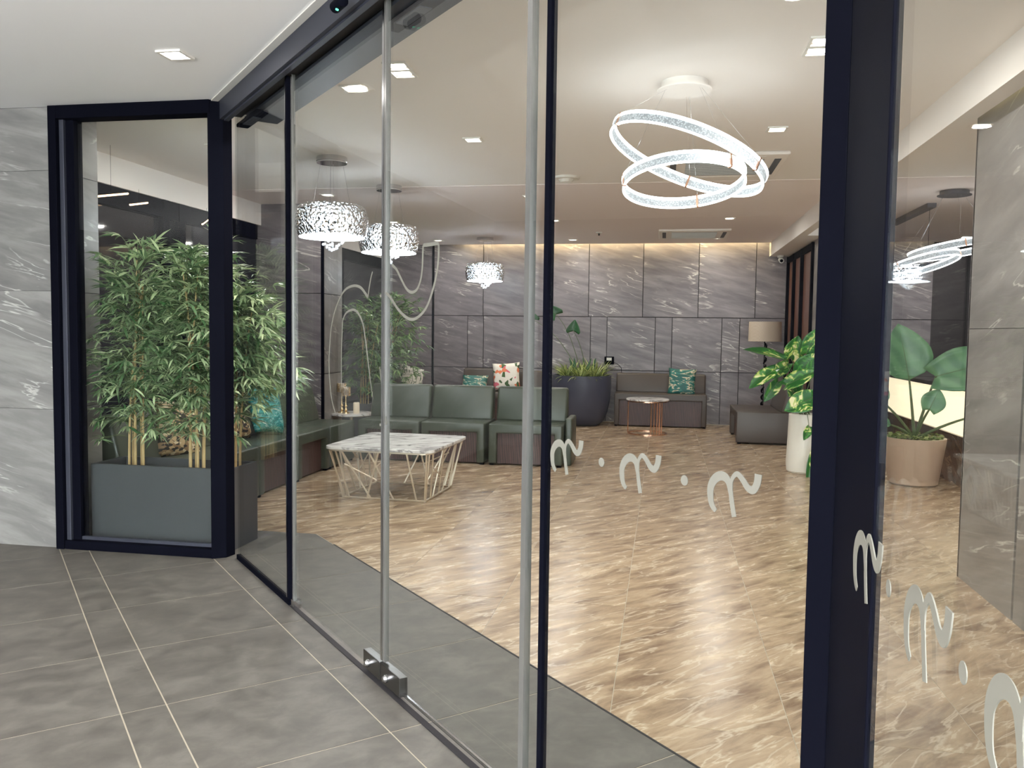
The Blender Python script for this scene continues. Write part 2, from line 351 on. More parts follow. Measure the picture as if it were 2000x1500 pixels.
oc = [(-9, YF-.005), (q1.x, YF-.005), (q2.x, q2.y), (q2.x, -4), (-9, -4)]
struct('ceiling_outer', MB().prism(oc, ZO, ZO+.1), M['ceil_out'])
struct('wall_left_blocker', MB().box(-8.2, -4, 0, -8, YF+.1, ZO+.1), M['blocker'])  # added unseen dark wall, keeps bright reflections off the door glass
struct('wall_rear_blocker', MB().box(-8.2, -4.2, 0, -4.2, -4, ZO+.1), M['blocker'])  # added unseen dark wall, blocks the bright backdrop mirrored in the left window
# back wall with recessed joints
wb = frame_empty('wall_back')
obj('backing', MB().box(XL-.2, YB+.012, 0, 6.2, YB+.3, ZC+.2), M['joint'], wb)
jt = 0.011
up_x = [XL, -3.765, -3.735] + [on_y(px, 560, YB).x for px in (944, 1043, 1150, 1256, 1364.5, 1476)] + [2.25, 3.15, 3.9]
for i in range(len(up_x)-1):
    if i == 1: continue
    obj('stone_panel', MB().box(up_x[i]+jt/2, YB, 1.667, up_x[i+1]-jt/2, YB+.02, ZC+.19), M['wallstone'], wb)
mid = [XL, -3.765, -3.735] + [on_y(px, 670, YB).x for px in (913, 944, 1033, 1061, 1153, 1185, 1279, 1312, 1409, 1444)] + [2.0, 2.9, 3.15, 3.9]
for i in range(len(mid)-1):
    if i == 1: continue
    obj('stone_panel', MB().box(mid[i]+jt/2, YB, .823, mid[i+1]-jt/2, YB+.02, 1.655), M['wallstone'], wb)
    obj('stone_panel', MB().box(mid[i]+jt/2, YB, .0, mid[i+1]-jt/2, YB+.02, .811), M['wallstone'], wb)
obj('black_trim', MB().box(-3.765, YB-.01, 0, -3.735, YB+.02, ZC), M['black'], wb)
# left wall: dark windows between marble piers
wl = frame_empty('wall_left')
obj('backing', MB().box(XL-.2, 4.66, 0, XL-.12, YB, 2.6), M['joint'], wl)
for z0, z1 in ((0, .9), (.905, 1.8), (1.805, 2.7)):
    obj('stone_panel', MB().box(XL-.05, 8.85, z0+.003, -3.765, 8.872, z1 if z1 < 2.5 else ZC), M['wallstone'], wl)
    obj('stone_panel', MB().box(-3.775, 8.885, z0+.003, -3.75, 9.42, z1 if z1 < 2.5 else ZC), M['sidestone'], wl)
obj('black_trim', MB().box(-3.77, 8.848, 0, -3.745, 8.885, ZC), M['black'], wl)
obj('pier_core', MB().box(XL-.1, 8.86, 0, -3.77, 9.41, ZC), M['joint'], wl)
wn = frame_empty('window_2')
ym = [5.05] + [on_x(326, 600, XL).y, 8.0, 8.85]
for y0, y1 in ((5.05, ym[1]), (ym[1], 7.3), (7.3, 8.85), (9.42, 11.3), (11.3, YB)):
    obj('pane', MB().box(XL-.06, y0, 0, XL-.04, y1, 2.56), M['darkglass'], wn)
    f = MB(); f.box(XL-.08, y0-.05, 0, XL+.01, y0+.05, 2.56); f.box(XL-.08, y0+.05, 2.40, XL, y1-.05, 2.56); f.box(XL-.08, y0+.05, 0, XL, y1-.05, .1)
    obj('frame', f, M['black'], wn)
# near pier beside the left window, and the outer marble wall
wf = frame_empty('wall_front')
obj('core', MB().box(-9, YF+.02, 0, -3.735, 5.03, ZC), M['joint'], wf)
zs = [0, .88, 1.62, 2.36, ZO]
xo = [-3.745, -4.95, -6.15, -7.35, -8.9]
for i in range(4):
    for k in range(4):
        obj('stone_panel', MB().box(xo[k+1]+.001, YF, zs[i]+.001, xo[k]-.001, YF+.02, zs[i+1]-.001), M['outstone'], wf)
for i in range(4):
    obj('stone_panel', MB().box(-3.735, 4.72, zs[i]+.002, -3.72, 5.05, (zs[i+1] if i < 3 else ZC)-.002), M['sidestone'], wf)
# right side: marble wall end, opening to the reception, wall with tall window at the back
wr = frame_empty('wall_right')
obj('core', MB().box(1.745, .2, 0, 1.95, 5.24, ZC), M['joint'], wr)
for y0, y1 in ((4.475, 5.25), (3.7, 4.45), (2.9, 3.68), (2.1, 2.88)):
    for z0, z1 in ((0, 1.45), (1.453, ZC)):
        obj('stone_panel', MB().box(1.73, y0, z0, 1.75, y1, z1), M['sidestone'], wr)
obj('stone_panel', MB().box(1.73, 5.235, 0, 1.95, 5.255, ZC), M['wallstone'], wr)
obj('core', MB().box(XR+.02, 10.7, 0, XR+.2, YB, ZC), M['joint'], wr)
obj('stone_panel', MB().box(XR, 10.7, 0, XR+.03, 11.15, 2.6), M['sidestone'], wr)
obj('stone_panel', MB().box(XR, 11.15, 2.585, XR+.03, YB, 2.6), M['sidestone'], wr)
obj('outer_side', MB().box(6.0, -3, 0, 6.2, YB, ZC), M['wallstone'], wr)
wd = frame_empty('window_3')
ycuts = [11.2, 12.05, 12.75, 13.36]
for y0, y1 in zip(ycuts[:-1], ycuts[1:]):
    obj('pane', MB().box(XR+.01, y0+.04, .05, XR+.02, y1-.04, 2.5), M['brownpane'], wd)
    f = MB(); f.box(XR-.03, y0-.035, 0, XR+.03, y0+.035, 2.585); f.box(XR-.02, y0+.035, 2.5, XR+.03, y1-.035, 2.585); obj('frame', f, M['black'], wd)
f = MB(); f.box(XR-.03, 13.325, 0, XR+.03, 13.385, 2.585); obj('frame', f, M['black'], wd)
# ================================================================ THE ENTRANCE
w1 = frame_empty('window_1')
X0, X1 = -3.74, -2.665
f = MB().box(X0, YF-.03, 0, X0+.055, YF+.10, 2.745); obj('frame', f, M['black'], w1, bevel=.003)
obj('frame', MB().box(X0+.055, YF+.0, 0.02, X0+.085, YF+.10, 2.70), M['gun'], w1, bevel=.002)
obj('frame', MB().box(X0+.085, YF+.02, 0.02, X0+.14, YF+.10, 2.70), M['black'], w1, bevel=.002)
obj('frame', MB().box(X0+.055, YF-.03, 2.665, X1, YF+.08, 2.745), M['black'], w1, bevel=.003)
obj('frame', MB().box(X0+.055, YF-.02, 0, X1, YF+.08, .055), M['black'], w1, bevel=.003)
obj('frame', MB().box(X0+.14, YF+.03, .055, X1, YF+.06, .075), M['gun'], w1)
obj('pane', MB().box(X0+.1, YF+.04, .06, X1, YF+.05, 2.68), M['pane'], w1)
# corner mullion
t1 = frame_empty('trim_1')
mp = [(X1-.012, YF-.03), (X1+.062, YF+.018), (X1+.075, YF+.10), (X1-.012, YF+.10)]
obj('post', MB().prism(mp, 0, 2.745), M['black'], t1, bevel=.003)
# header beam along the entrance
hd = frame_empty('trim_2')
H0, H1 = 1.235, 1.52
obj('fascia', MB().tbox(5.17, H0, 2.63, -.5, H0+.02, 2.75), M['gun'], hd)
obj('soffit', MB().tbox(5.15, H0+.02, 2.62, -.5, NG-.035, 2.635), M['gun'], hd)
obj('track', MB().tbox(5.12, NG-.035, 2.645, -.5, NG+.03, 2.66), M['joint'], hd)
obj('soffit', MB().tbox(5.05, NG+.03, 2.62, -.5, H1, 2.635), M['gun'], hd)
obj('fascia', MB().tbox(5.05, H1, 2.62, -.5, H1+.02, 2.80), M['gun'], hd)
obj('box', MB().tbox(5.1, H0+.02, 2.66, -.5, H1, 2.745), M['gun'], hd)
obj('edge_trim', MB().tbox(5.25, 1.195, 2.738, -.5, H0, 2.7445), M['white'], hd)
# glass leaves
GT = .010
def leaf_panel(name, t0, t1_, z0=.03, z1=2.65, n=NG, mat='pane'):
    e = frame_empty(name, T((t0+t1_)/2, n, 0))
    obj('pane', MB().tbox(t0, n-GT/2, z0, t1_, n+GT/2, z1), M[mat], e, world=True)
    return e
d1 = leaf_panel('door_1', 5.13, 4.16)
obj('bottom_rail', MB().tbox(5.14, NG-.012, 0, 4.12, NG+.012, .028), M['black'], d1, world=True)
obj('edge_seal', MB().tbox(4.155, NG-.012, .0, 4.135, NG+.012, 2.64), M['black'], d1, world=True)
obj('edge_seal', MB().tbox(4.175, NG-.009, .0, 4.156, NG+.009, 2.64), M['chrome'], d1, world=True)
NB = NG+.012
d2 = leaf_panel('door_2', 4.10, 2.995, n=NB)
obj('edge_seal', MB().tbox(4.115, NB-.009, .02, 4.098, NB+.009, 2.64), M['seal'], d2, world=True)
obj('edge_seal', MB().tbox(3.012, NB-.010, .10, 2.994, NB+.010, 2.64), M['chrome'], d2, world=True)
obj('floor_stop', MB().tbox(4.10, NB-.02, 0, 4.06, NB+.02, .04), M['chrome'], d2, world=True)
d3 = leaf_panel('door_3', 2.985, 1.93, n=NB)
obj('edge_seal', MB().tbox(2.991, NB-.010, .10, 2.975, NB+.010, 2.64), M['seal'], d3, world=True)
obj('edge_seal', MB().tbox(2.008, NB-.011, .0, 1.984, NB+.011, 2.64), M['seal'], d3, world=True)
obj('bottom_rail', MB().tbox(2.98, NB-.004, .022, 1.93, NB+.004, .034), M['chrome'], d3, world=True)
d4 = leaf_panel('door_4', 1.87, 1.0)
obj('edge_seal', MB().tbox(1.896, NG-.010, 0, 1.876, NG+.010, 2.64), M['black'], d4, world=True)
# threshold
th = frame_empty('trim_3')
obj('floor_guide', MB().tbox(4.13, NG-.012, .0005, 1.0, NG+.012, .004), M['joint'], th)
# patch fitting at the foot of the meeting leaves
for parent, a0, a1 in ((d2, 3.168, 3.004), (d3, 2.995, 2.818)):
    ft = obj('patch_fitting', MB().tbox(a0, NB-.017, .018, a1, NB+.017, .092), M['satin'], parent, world=True, bevel=.002)
    tc = (a0+a1)/2+.02
    kn = MB(); c0 = T(tc, NB-.017, .055); kn.tube([c0, c0-DN*.012, c0-DN*.02], [.016, .016, .010], 14)
    k = obj('knob', kn, M['chrome'], ft, smooth=True)
    k.parent = ft; k.location = -parent.location if False else (0, 0, 0)
    me = k.data
    for v_ in me.vertices: v_.co -= parent.location
# black corner column
t4 = frame_empty('trim_4')
obj('post', MB().tbox(.995, NG-.03, 0, .94, NG+.03, ZC), M['black'], t4, bevel=.003)
obj('groove', MB().tbox(.941, NG-.02, 0, .931, NG+.02, ZC), M['joint'], t4)
obj('jamb', MB().prism([(XG, 1.255), (XG, T(.93, NG-.03).y-.03), tuple(T(.932, NG-.026)[:2]), tuple(T(.932, NG+.02)[:2]), (XG+.03, 1.50), (XG+.014, 1.255)], 0, ZC), M['black'], t4, bevel=.003)
# right-hand side glass
w4 = frame_empty('window_4')
obj('pane', MB().box(XG+.004, -1.2, .03, XG+.014, 1.254, 2.76), M['pane2'], w4)
obj('bottom_rail', MB().box(XG-.015, -1.2, 0, XG+.025, 1.254, .03), M['black'], w4)
# ---- frosted lettering on the glass
def catmull(pts, n=6):
    o = []; P = [pts[0]]+list(pts)+[pts[-1]]
    for i in range(1, len(P)-2):
        for k in range(n):
            t = k/n; a, b_, c_, d = P[i-1], P[i], P[i+1], P[i+2]
            o.append(tuple(.5*((2*b_[j])+(-a[j]+c_[j])*t+(2*a[j]-5*b_[j]+4*c_[j]-d[j])*t*t+(-a[j]+3*b_[j]-3*c_[j]+d[j])*t**3) for j in range(2)))
    o.append(tuple(pts[-1])); return o
def ribbon(mb, pts, width, place, thick=.0012):
    """flat stroke in (s, z); place(s, z, depth) gives world points"""
    n = len(pts); L_, R_ = [], []
    for i, p in enumerate(pts):
        a, b_ = pts[max(i-1, 0)], pts[min(i+1, n-1)]; dx, dz = b_[0]-a[0], b_[1]-a[1]; l = math.hypot(dx, dz) or 1
        h = (width(i/(n-1)) if callable(width) else width)/2
        L_.append((p[0]-dz/l*h, p[1]+dx/l*h)); R_.append((p[0]+dz/l*h, p[1]-dx/l*h))
    vs = [place(*q, 0) for q in L_]+[place(*q, 0) for q in R_]+[place(*q, thick) for q in L_]+[place(*q, thick) for q in R_]
    fs = []
    for i in range(n-1):
        fs += [(i, i+1, n+i+1, n+i), (2*n+i, 3*n+i, 3*n+i+1, 2*n+i+1), (i, 2*n+i, 2*n+i+1, i+1), (n+i, n+i+1, 3*n+i+1, 3*n+i)]
    fs += [(0, n, 3*n, 2*n), (n-1, 3*n-1, 4*n-1, 2*n-1)]
    mb.add(vs, fs)
# stroke paths of the letter, s to the right, metres, letter height .118
crop = lambda q: (1560+q[0]*.4, 900+q[1]*.4)
la = [(543, 935), (530, 870), (526, 790), (530, 700), (546, 640), (568, 618), (590, 640), (604, 700), (609, 800), (611, 900), (616, 1045)]
lb = [(612, 790), (616, 700), (626, 655), (641, 636), (654, 665), (668, 720), (686, 800), (708, 835), (727, 790), (736, 720), (738, 690)]
def to_sz(q):
    p = on_x(*crop(q), XG); return (1.30-p.y, p.z-1.0)
SA = [to_sz(q) for q in la]; SB = [to_sz(q) for q in lb]
ZS = 0; s0 = min(p[0] for p in SA); SA = catmull([(p[0]-s0, p[1]) for p in SA]); SB = catmull([(p[0]-s0, p[1]) for p in SB])
wa = lambda t: .010+.012*math.sin(math.pi*min(1, t*1.15))**.7 if t < .85 else .014
wb_ = lambda t: .008+.014*t
def letter(parent, place, name='letter'):
    mb = MB(); ribbon(mb, SA, wa, place); ribbon(mb, SB, wb_, lambda s, z, d: place(s, z, d*1.5))
    return obj(name, mb, M['frost'], parent, world=True)
def dot(parent, place):
    mb = MB(); n = 20
    vs = [place(.011*math.cos(2*math.pi*k/n), .0115*math.sin(2*math.pi*k/n), 0) for k in range(n)]+[place(.011*math.cos(2*math.pi*k/n), .0115*math.sin(2*math.pi*k/n), .0012) for k in range(n)]
    mb.add(vs, [tuple(range(n)), tuple(range(2*n-1, n-1, -1))]+[(k, (k+1) % n, n+(k+1) % n, n+k) for k in range(n)])
    return obj('dot', mb, M['frost'], parent, world=True)
w4.location = (XG, .2, 0)
for ch in w4.children:
    for v_ in ch.data.vertices: v_.co -= w4.location
for y in (1.350, 1.070, .806, .54, .28):
    letter(w4, lambda s, z, d, y=y: (XG-.001-d, y-s, .994+z))
    dot(w4, lambda s, z, d, y=y: (XG-.001-d, y-.194-s, 1.070+z))
for t in (1.845, 1.553, 1.262):
    letter(d4, lambda s, z, d, t=t: T(t-s*.86, NG-.006-d, 1.008+z*.92))
    if t > 1.3: dot(d4, lambda s, z, d, t=t: T(t-.212-s, NG-.006-d, 1.078+z))
# large outlined letter across the two leaves
def px_path(pts, width, parent, name='outline_letter'):
    sz = []
    for x, y in pts:
        p = on_n(x, y, NB-.006); sz.append((-(p.dot(DT)), p.z))
    mb = MB(); ribbon(mb, catmull(sz, 4), width, lambda s, z, d: T(-s, NB-.0062-d, z)); return mb
def join(*ms):
    o = MB()
    for m in ms: o.add(m.v, m.f)
    return o
PA = [(655, 806), (648, 780), (644, 740), (643, 700), (646, 650), (650, 625), (657, 600), (667, 577), (677, 564), (692, 558), (705, 562), (715, 575), (719, 581)]
PA2 = [(719, 581), (721, 565), (725, 542), (728, 531)]
PC = [(668, 760), (667, 700), (669, 640), (670, 625), (677, 611), (690, 605), (700, 612), (709, 632), (715, 670), (720, 712), (724, 745), (729, 780)]
obj('outline_letter', join(px_path(PA, lambda t: .004+.009*t, d2), px_path(PA2, .007, d2), px_path(PC, lambda t: .002+.008*math.sin(math.pi*t), d2)), M['frost'], d2, world=True)
PB = [(766, 517), (775, 527), (785, 547), (795, 565), (805, 571), (815, 565), (822, 547), (825, 525), (826, 500), (827, 480)]
PB2 = [(827, 479), (857, 475)]
PB3 = [(857, 476), (857, 500), (854, 530), (847, 562), (835, 597), (820, 617), (805, 624), (790, 617), (775, 600), (762, 580), (752, 572), (743, 579)]
PD = [(742, 717), (746, 756), (751, 795), (755, 826)]; PD2 = [(755, 827), (742, 830)]
obj('outline_letter', join(px_path(PB, .010, d3), px_path(PB2, .013, d3), px_path(PB3, .011, d3), px_path(PD, .005, d3), px_path(PD2, .010, d3)), M['frost'], d3, world=True)
# motion sensor and inner sensors
p = on_z(662, 8, 2.62)
ms = thing('motion_sensor', 'small black motion sensor with a green light under the door header', 'sensor', p)
obj('housing', MB().tube([-DT*.045, -DT*.04, DT*.04, DT*.045], [.012, .022, .022, .012], 14), M['black'], ms, smooth=True)
obj('indicator_light', MB().tube([V(0, 0, -.017)-DN*.006, V(0, 0, -.023)-DN*.008], .006, 10), M['cyan'], ms)
for px, py, lab in ((492, 236, 'black flat sensor cover under the door header beside the corner post'), (808, 30, 'dark flat sensor cover under the door header above the first leaf')):
    p = on_z(px, py, 2.60); e = thing('sensor_cover', lab, 'sensor', p, YAW*0)
    l = .21
    pr = [DT*l+DN*.035, DT*-l+DN*.035, DT*-l-DN*.035, DT*l-DN*.035]
    obj('cover', MB().prism([(q.x, q.y) for q in pr], 0, .02), M['black'], e, bevel=.004)
    pr = [DT*(l*.5)+DN*.025, DT*-(l*.5)+DN*.025, DT*-(l*.5)-DN*.025, DT*(l*.5)-DN*.025]
    obj('label_plate', MB().prism([(q.x, q.y) for q in pr], -.004, 0), M['gun'], e)
# ================================================================ LAMPS
def downlight():
    e = thing('downlight', '', 'ceiling light')
    f = MB(); s = .052; o = .066
    for x0, y0, x1, y1 in ((-o, -o, o, -s), (-o, s, o, o), (-o, -s, -s, s), (s, -s, o, s)): f.box(x0, y0, -.006, x1, y1, .004)
    obj('trim', f, M['white'], e)
    obj('lens', MB().lathe([(.0001, -.004), (.03, -.004), (.046, -.001), (.046, .003)], 20), M['lens'], e, smooth=True)
    l = bpy.data.lights.new('downlight_lamp', 'AREA'); l.shape = 'DISK'; l.size = .09; l.energy = P_DOWN; l.color = (1, .96, .92)
    lo = bpy.data.objects.new('lamp', l); col.objects.link(lo); lo.parent = e; lo.location = (0, 0, -.012)
    return e
DL0 = downlight()
dl = [(-3.46, 8.3, 'above the corner of the green sofa run'), (-3.46, 10.45, 'above the far bamboo'), (-3.45, 12.6, 'in the far corner beside the back wall'),
      (-1.42, 4.34, 'just inside the entrance, farther from the pair beside it'), (-1.43, 4.47, 'just inside the entrance, nearer the room than its twin'), (-1.80, 4.70, 'standing alone left of the entrance pair'),
      (-1.40, 6.05, 'between the entrance and the smoke detector'), (-1.39, 8.6, 'behind the smoke detector'), (-1.38, 10.47, 'over the middle of the room behind the glass edge'), (-1.38, 12.65, 'nearest the back wall over the round grey pot'),
      (.72, 6.0, 'beside the ring chandelier'), (.71, 4.40, 'close to the black column, outer of two'), (.71, 4.26, 'close to the black column, inner of two'),
      (.74, 10.45, 'in front of the far air-conditioning cassette'), (.72, 12.55, 'behind the far air-conditioning cassette'),
      (-3.4, 6.0, 'above the bamboo planter inside the window'), (2.4, 6.9, 'over the reception passage'), (3.9, 8.6, 'over the reception desk end'), (3.0, 12.5, 'added to brighten the reception back wall'), (4.2, 12.4, 'added to brighten the far reception corner'), (3.9, 6.2, 'added to brighten the reception side')]  # last three added unseen to brighten the reception
for i, (x, y, where) in enumerate(dl):
    o = DL0 if i == 0 else copy_tree(DL0)
    o.location = (x, y, ZC-.005); tag(o, 'small square recessed downlight '+where, 'ceiling light', 'recessed ceiling downlights')
for (px, py) in ((342, 105),):
    p = on_z(px, py, ZO); o = copy_tree(DL0); o.location = (p.x, p.y, ZO-.005); tag(o, 'square copper-lined downlight in the outer ceiling before the entrance', 'ceiling light', 'recessed ceiling downlights')
lampof = lambda o: [c_ for c_ in o.children if c_.type == 'LIGHT'][0]
LO = lampof(o).data.copy(); LO.energy = P_OUT; LO.color = (1, .97, .93); lampof(o).data = LO
# more of the same fittings in the outer ceiling, out of view
for x, y in ((-1.6, 1.6), (-1.0, -2.4), (-.6, -.6), (-2.6, -1.0), (-6.2, -1.4)):
    o = copy_tree(DL0); o.location = (x, y, ZO-.005); lampof(o).data = LO; tag(o, 'square downlight in the outer ceiling out of view behind the camera', 'ceiling light', 'outer ceiling downlights')
def ring_band(R_, h, tilt, bank, c, parent, az=0, n=96):
    """LED ring: bright top rail, speckled acrylic band, bright lower lip, small clips"""
    Mx = Matrix.Rotation(bank, 3, 'Y') @ Matrix.Rotation(tilt, 3, 'X')
    def loop(prof, mat, name):
        mb = MB(); vs = []; m = len(prof)
        for k in range(n):
            a = 2*math.pi*k/n
            for r_, z_ in prof: vs.append(Mx @ V((R_+r_)*math.cos(a), (R_+r_)*math.sin(a), z_)+c)
        fs = [(k*m+j, k*m+(j+1) % m, ((k+1) % n)*m+(j+1) % m, ((k+1) % n)*m+j) for k in range(n) for j in range(m)]
        mb.add(vs, fs); return obj(name, mb, mat, parent, smooth=True)
    ring = loop([(-.008, h/2-.014), (.008, h/2-.014), (.008, h/2), (-.008, h/2)], M['led'], 'led_ring')
    bd = loop([(-.004, -h/2+.008), (.004, -h/2+.008), (.004, h/2-.018), (-.004, h/2-.018)], M['acrylic'], 'acrylic_band')
    lp = loop([(-.006, -h/2), (.006, -h/2), (.006, -h/2+.008), (-.006, -h/2+.008)], M['led'], 'lower_lip')
    for k in range(3):
        a = az+2*math.pi*k/3; mb = MB()
        q = lambda r_, z_, da: Mx @ V((R_+r_)*math.cos(a+da), (R_+r_)*math.sin(a+da), z_)+c
        d = .006/R_
        mb.add([q(-.011, -h/2-.003, -d), q(.011, -h/2-.003, -d), q(.011, -h/2-.003, d), q(-.011, -h/2-.003, d), q(-.011, h/2+.004, -d), q(.011, h/2+.004, -d), q(.011, h/2+.004, d), q(-.011, h/2+.004, d)],
               [(3, 2, 1, 0), (4, 5, 6, 7), (0, 1, 5, 4), (1, 2, 6, 5), (2, 3, 7, 6), (3, 0, 4, 7)])
        obj('clip', mb, M['copper'], parent)
        top = q(0, h/2, 0)
        yield top
def ring_lamp(name, label, x, y, rings, canopy_z=ZC):
    e = thing(name, label, 'chandelier', (x, y, canopy_z))
    obj('canopy', MB().lathe([(.0001, -.05), (.15, -.05), (.15, -.043), (.128, -.043), (.128, 0), (.0001, 0)], 40), M['ceil'] if x < 1 else M['gun'], e, smooth=True)
    for (R_, h, tilt, bank, c, az) in rings:
        cc = V(c[0]-x, c[1]-y, c[2]-canopy_z)
        for top in ring_band(R_, h, tilt, bank, cc, e, az):
            d = V(top.x, top.y, 0); d = d.normalized()*.11 if d.length > .11 else d
            obj('wire', MB().tube([V(d.x, d.y, -.05), top], .0009, 5), M['chrome'], e)
    return e
ring_lamp('ring_chandelier', 'white lit double ring chandelier hanging nearest the entrance', .08, 4.85,
          [(.447, .066, R(-7), R(21), (.104, 4.85, 2.395), R(-35)), (.335, .066, R(-12), R(-3), (.087, 4.85, 2.255), R(75))])
ring_lamp('ring_chandelier', 'white lit double ring chandelier over the reception, seen through the side glass', 2.69, 8.70,
          [(.44, .07, R(-4), R(-9), (2.75, 8.7, 2.25), R(20)), (.34, .065, R(-10), R(-14), (2.42, 8.7, 2.10), R(100))])
def pendant(label, x, y):
    e = thing('drum_pendant', label, 'pendant lamp', (x, y, ZC), 0, 'crystal drum pendants')
    obj('canopy', MB().lathe([(.0001, -.05), (.122, -.05), (.122, -.04), (.125, -.038), (.125, -.008), (.122, 0), (.0001, 0)], 36), M['chrome'], e, smooth=True)
    for k in range(4):
        a = k*math.pi/2+.5; obj('wire', MB().tube([(math.cos(a)*.09, math.sin(a)*.09, -.05), (math.cos(a)*.15, math.sin(a)*.15, -.40)], .0012, 5), M['chrome'], e)
    obj('glass_drum', MB().lathe([(.235, -.385), (.265, -.40), (.285, -.44), (.292, -.50), (.290, -.56), (.278, -.62), (.262, -.645)], 48), M['drum'], e, smooth=True)
    rim = obj('bottom_plate', MB().lathe([(.0001, -.665), (.12, -.663), (.262, -.650), (.264, -.645), (.12, -.652), (.0001, -.655)], 48), M['plate'], e, smooth=True)
    obj('light_core', MB().lathe([(.0001, -.42), (.15, -.42), (.16, -.46), (.16, -.60), (.15, -.63), (.0001, -.63)], 28), M['core'], e, smooth=True)
    obj('light_shield', MB().lathe([(.0001, -.392), (.235, -.392), (.237, -.386), (.0001, -.386)], 40), M['chrome'], e, smooth=True)  # added shield, stops the core from lighting the ceiling directly
    mb = MB(); rnd = random.Random(int(x*100+y*10))
    for ring in range(3):
        rr = .185+.036*ring; cnt = int(2*math.pi*rr/.034)
        for k in range(cnt):
            a = 2*math.pi*k/cnt+rnd.random()*.1; z = -.41
            while z > -.63:
                s = rnd.uniform(.008, .015)
                if rnd.random() < .62-.12*ring:
                    cx, cy = rr*math.cos(a)+rnd.uniform(-.006, .006), rr*math.sin(a)+rnd.uniform(-.006, .006)
                    mb.add([(cx+s, cy, z), (cx, cy+s, z), (cx-s, cy, z), (cx, cy-s, z), (cx, cy, z+s*1.3), (cx, cy, z-s*1.3)],
                           [(0, 1, 4), (1, 2, 4), (2, 3, 4), (3, 0, 4), (1, 0, 5), (2, 1, 5), (3, 2, 5), (0, 3, 5)])
                z -= .034
    obj('crystals', mb, M['crystal'], e, kind='stuff')
    mb = MB()
    for k in range(26):
        lv = rnd.random(); a = rnd.random()*6.28; rr = .085*(1-lv)**.7+.008; z = -.676-.075*lv; s = .0115
        mb.ball((rr*math.cos(a), rr*math.sin(a), z), s, 6, 4)
    obj('finial_beads', mb, M['crystal'], e, kind='stuff')
pendant('largest crystal drum pendant, nearest the corner post', -2.69, 6.54)
pendant('middle crystal drum pendant, half behind the steel glass edge', -2.655, 7.88)
pendant('smallest crystal drum pendant, hanging before the back wall', -2.65, 12.3)
# linear pendant over the reception
e = thing('linear_pendant', 'slim grey linear ceiling bar with two thin hanging wires over the reception', 'pendant lamp', (2.71, 10.2, ZC))
obj('ceiling_bar', MB().box(-.045, -.75, -.05, .045, .75, 0), M['gun'], e, bevel=.004)
for yy in (-.68, .68):
    obj('wire', MB().tube([(0, yy, -.05), (0, yy, -.62)], .0025, 6), M['black'], e)
obj('lamp_bar', MB().box(-.02, -.72, -.65, .02, .72, -.62), M['gun'], e)
# floor uplighters added out of view to brighten the outer ceiling
for x, y, wh in ((-1.3, -1.6, 'nearer the side glass'), (-3.9, -1.9, 'farther out')):
    e = thing('brightener', 'added black floor uplighter in the forecourt behind the camera, '+wh, 'lamp', (x, y, 0), 0, 'added ceiling brighteners')
    obj('base', MB().lathe([(.0001, 0), (.15, 0), (.15, .02), (.02, .03), (.0001, .03)], 28), M['black'], e, smooth=True)
    obj('pole', MB().tube([(0, 0, .03), (0, 0, 1.62)], .012, 10), M['black'], e, smooth=True)
    obj('bowl', MB().lathe([(.0001, 1.60), (.06, 1.61), (.13, 1.68), (.135, 1.70), (.125, 1.70), (.06, 1.635), (.0001, 1.63)], 32), M['black'], e, smooth=True)
    l = bpy.data.lights.new('brightener_lamp', 'AREA'); l.shape = 'DISK'; l.size = .2; l.energy = P_UP; l.color = (1, 1, 1)
    lo = bpy.data.objects.new('lamp', l); col.objects.link(lo); lo.parent = e; lo.location = (0, 0, 1.69); lo.rotation_euler = (math.pi, 0, 0)
# glowing bars standing in for lamp reflections in the dark windows
for k, (pa, pb, lab) in enumerate((((184, 384), (250, 378), 'longest warm lamp reflection built as a bar high behind the bamboo'), ((254, 400), (288, 396), 'short warm lamp reflection built as a bar below the longest one'), ((395, 438), (412, 425), 'slanted warm lamp reflection built as a bar beside the corner post'))):
    A, B_ = on_x(*pa, XL+.12), on_x(*pb, XL+.12)
    if k == 0: A, B_ = on_y(*pa, 5.9), on_y(*pb, 5.9)
    if k == 2: A, B_ = on_x(*pa, XL+.12), on_x(*pb, XL+.12)
    e = thing('strip_reflection', lab, 'lamp', A, 0, 'warm lamp reflections built as bars at the dark windows')
    obj('reflection_bar', MB().tube([V(0, 0, 0), B_-A], .008, 8), M['strip'], e)
    obj('housing', MB().tube([V(0, 0, .012), B_-A+V(0, 0, .012)], .008, 6), M['black'], e)  # made-up housing and hanger for the reflection bar
    if True:
        obj('hanger', MB().tube([V(0, 0, .012)+(B_-A)*.5, V((B_-A).x*.5, (B_-A).y*.5, (ZC if k == 0 else 2.56)-A.z)], .0012, 5), M['black'], e)
# ================================================================ CEILING FITTINGS
def cassette(label, x, y, w_=.95, d_=.95):
    e = thing('air_conditioner', label, 'air conditioner', (x, y, ZC), 0, 'ceiling cassettes')
    obj('panel', MB().box(-w_/2, -d_/2, -.03, w_/2, d_/2, 0), M['ceil'], e, bevel=.012)
    g = MB()
    for k in range(22): g.box(-.30, -.30+.028*k, -.034, .30, -.296+.028*k, -.030)
    obj('grille', g, M['white'], e)
    obj('grille_recess', MB().box(-.30, -.31, -.0315, .30, .32, -.029), M['grille'], e)
    for s in (-1, 1):
        obj('air_slot', MB().box(s*.40-.025, -.32, -.034, s*.40+.025, .32, -.029), M['grille'], e)
    for s in (-1, 1):
        obj('air_slot', MB().box(-.30, s*.40-.02, -.033, .30, s*.40+.02, -.029), M['ceil'], e)
cassette('white square air-conditioning cassette above the ring chandelier', .44, 7.18)
cassette('white square air-conditioning cassette near the back wall', .37, 11.95)
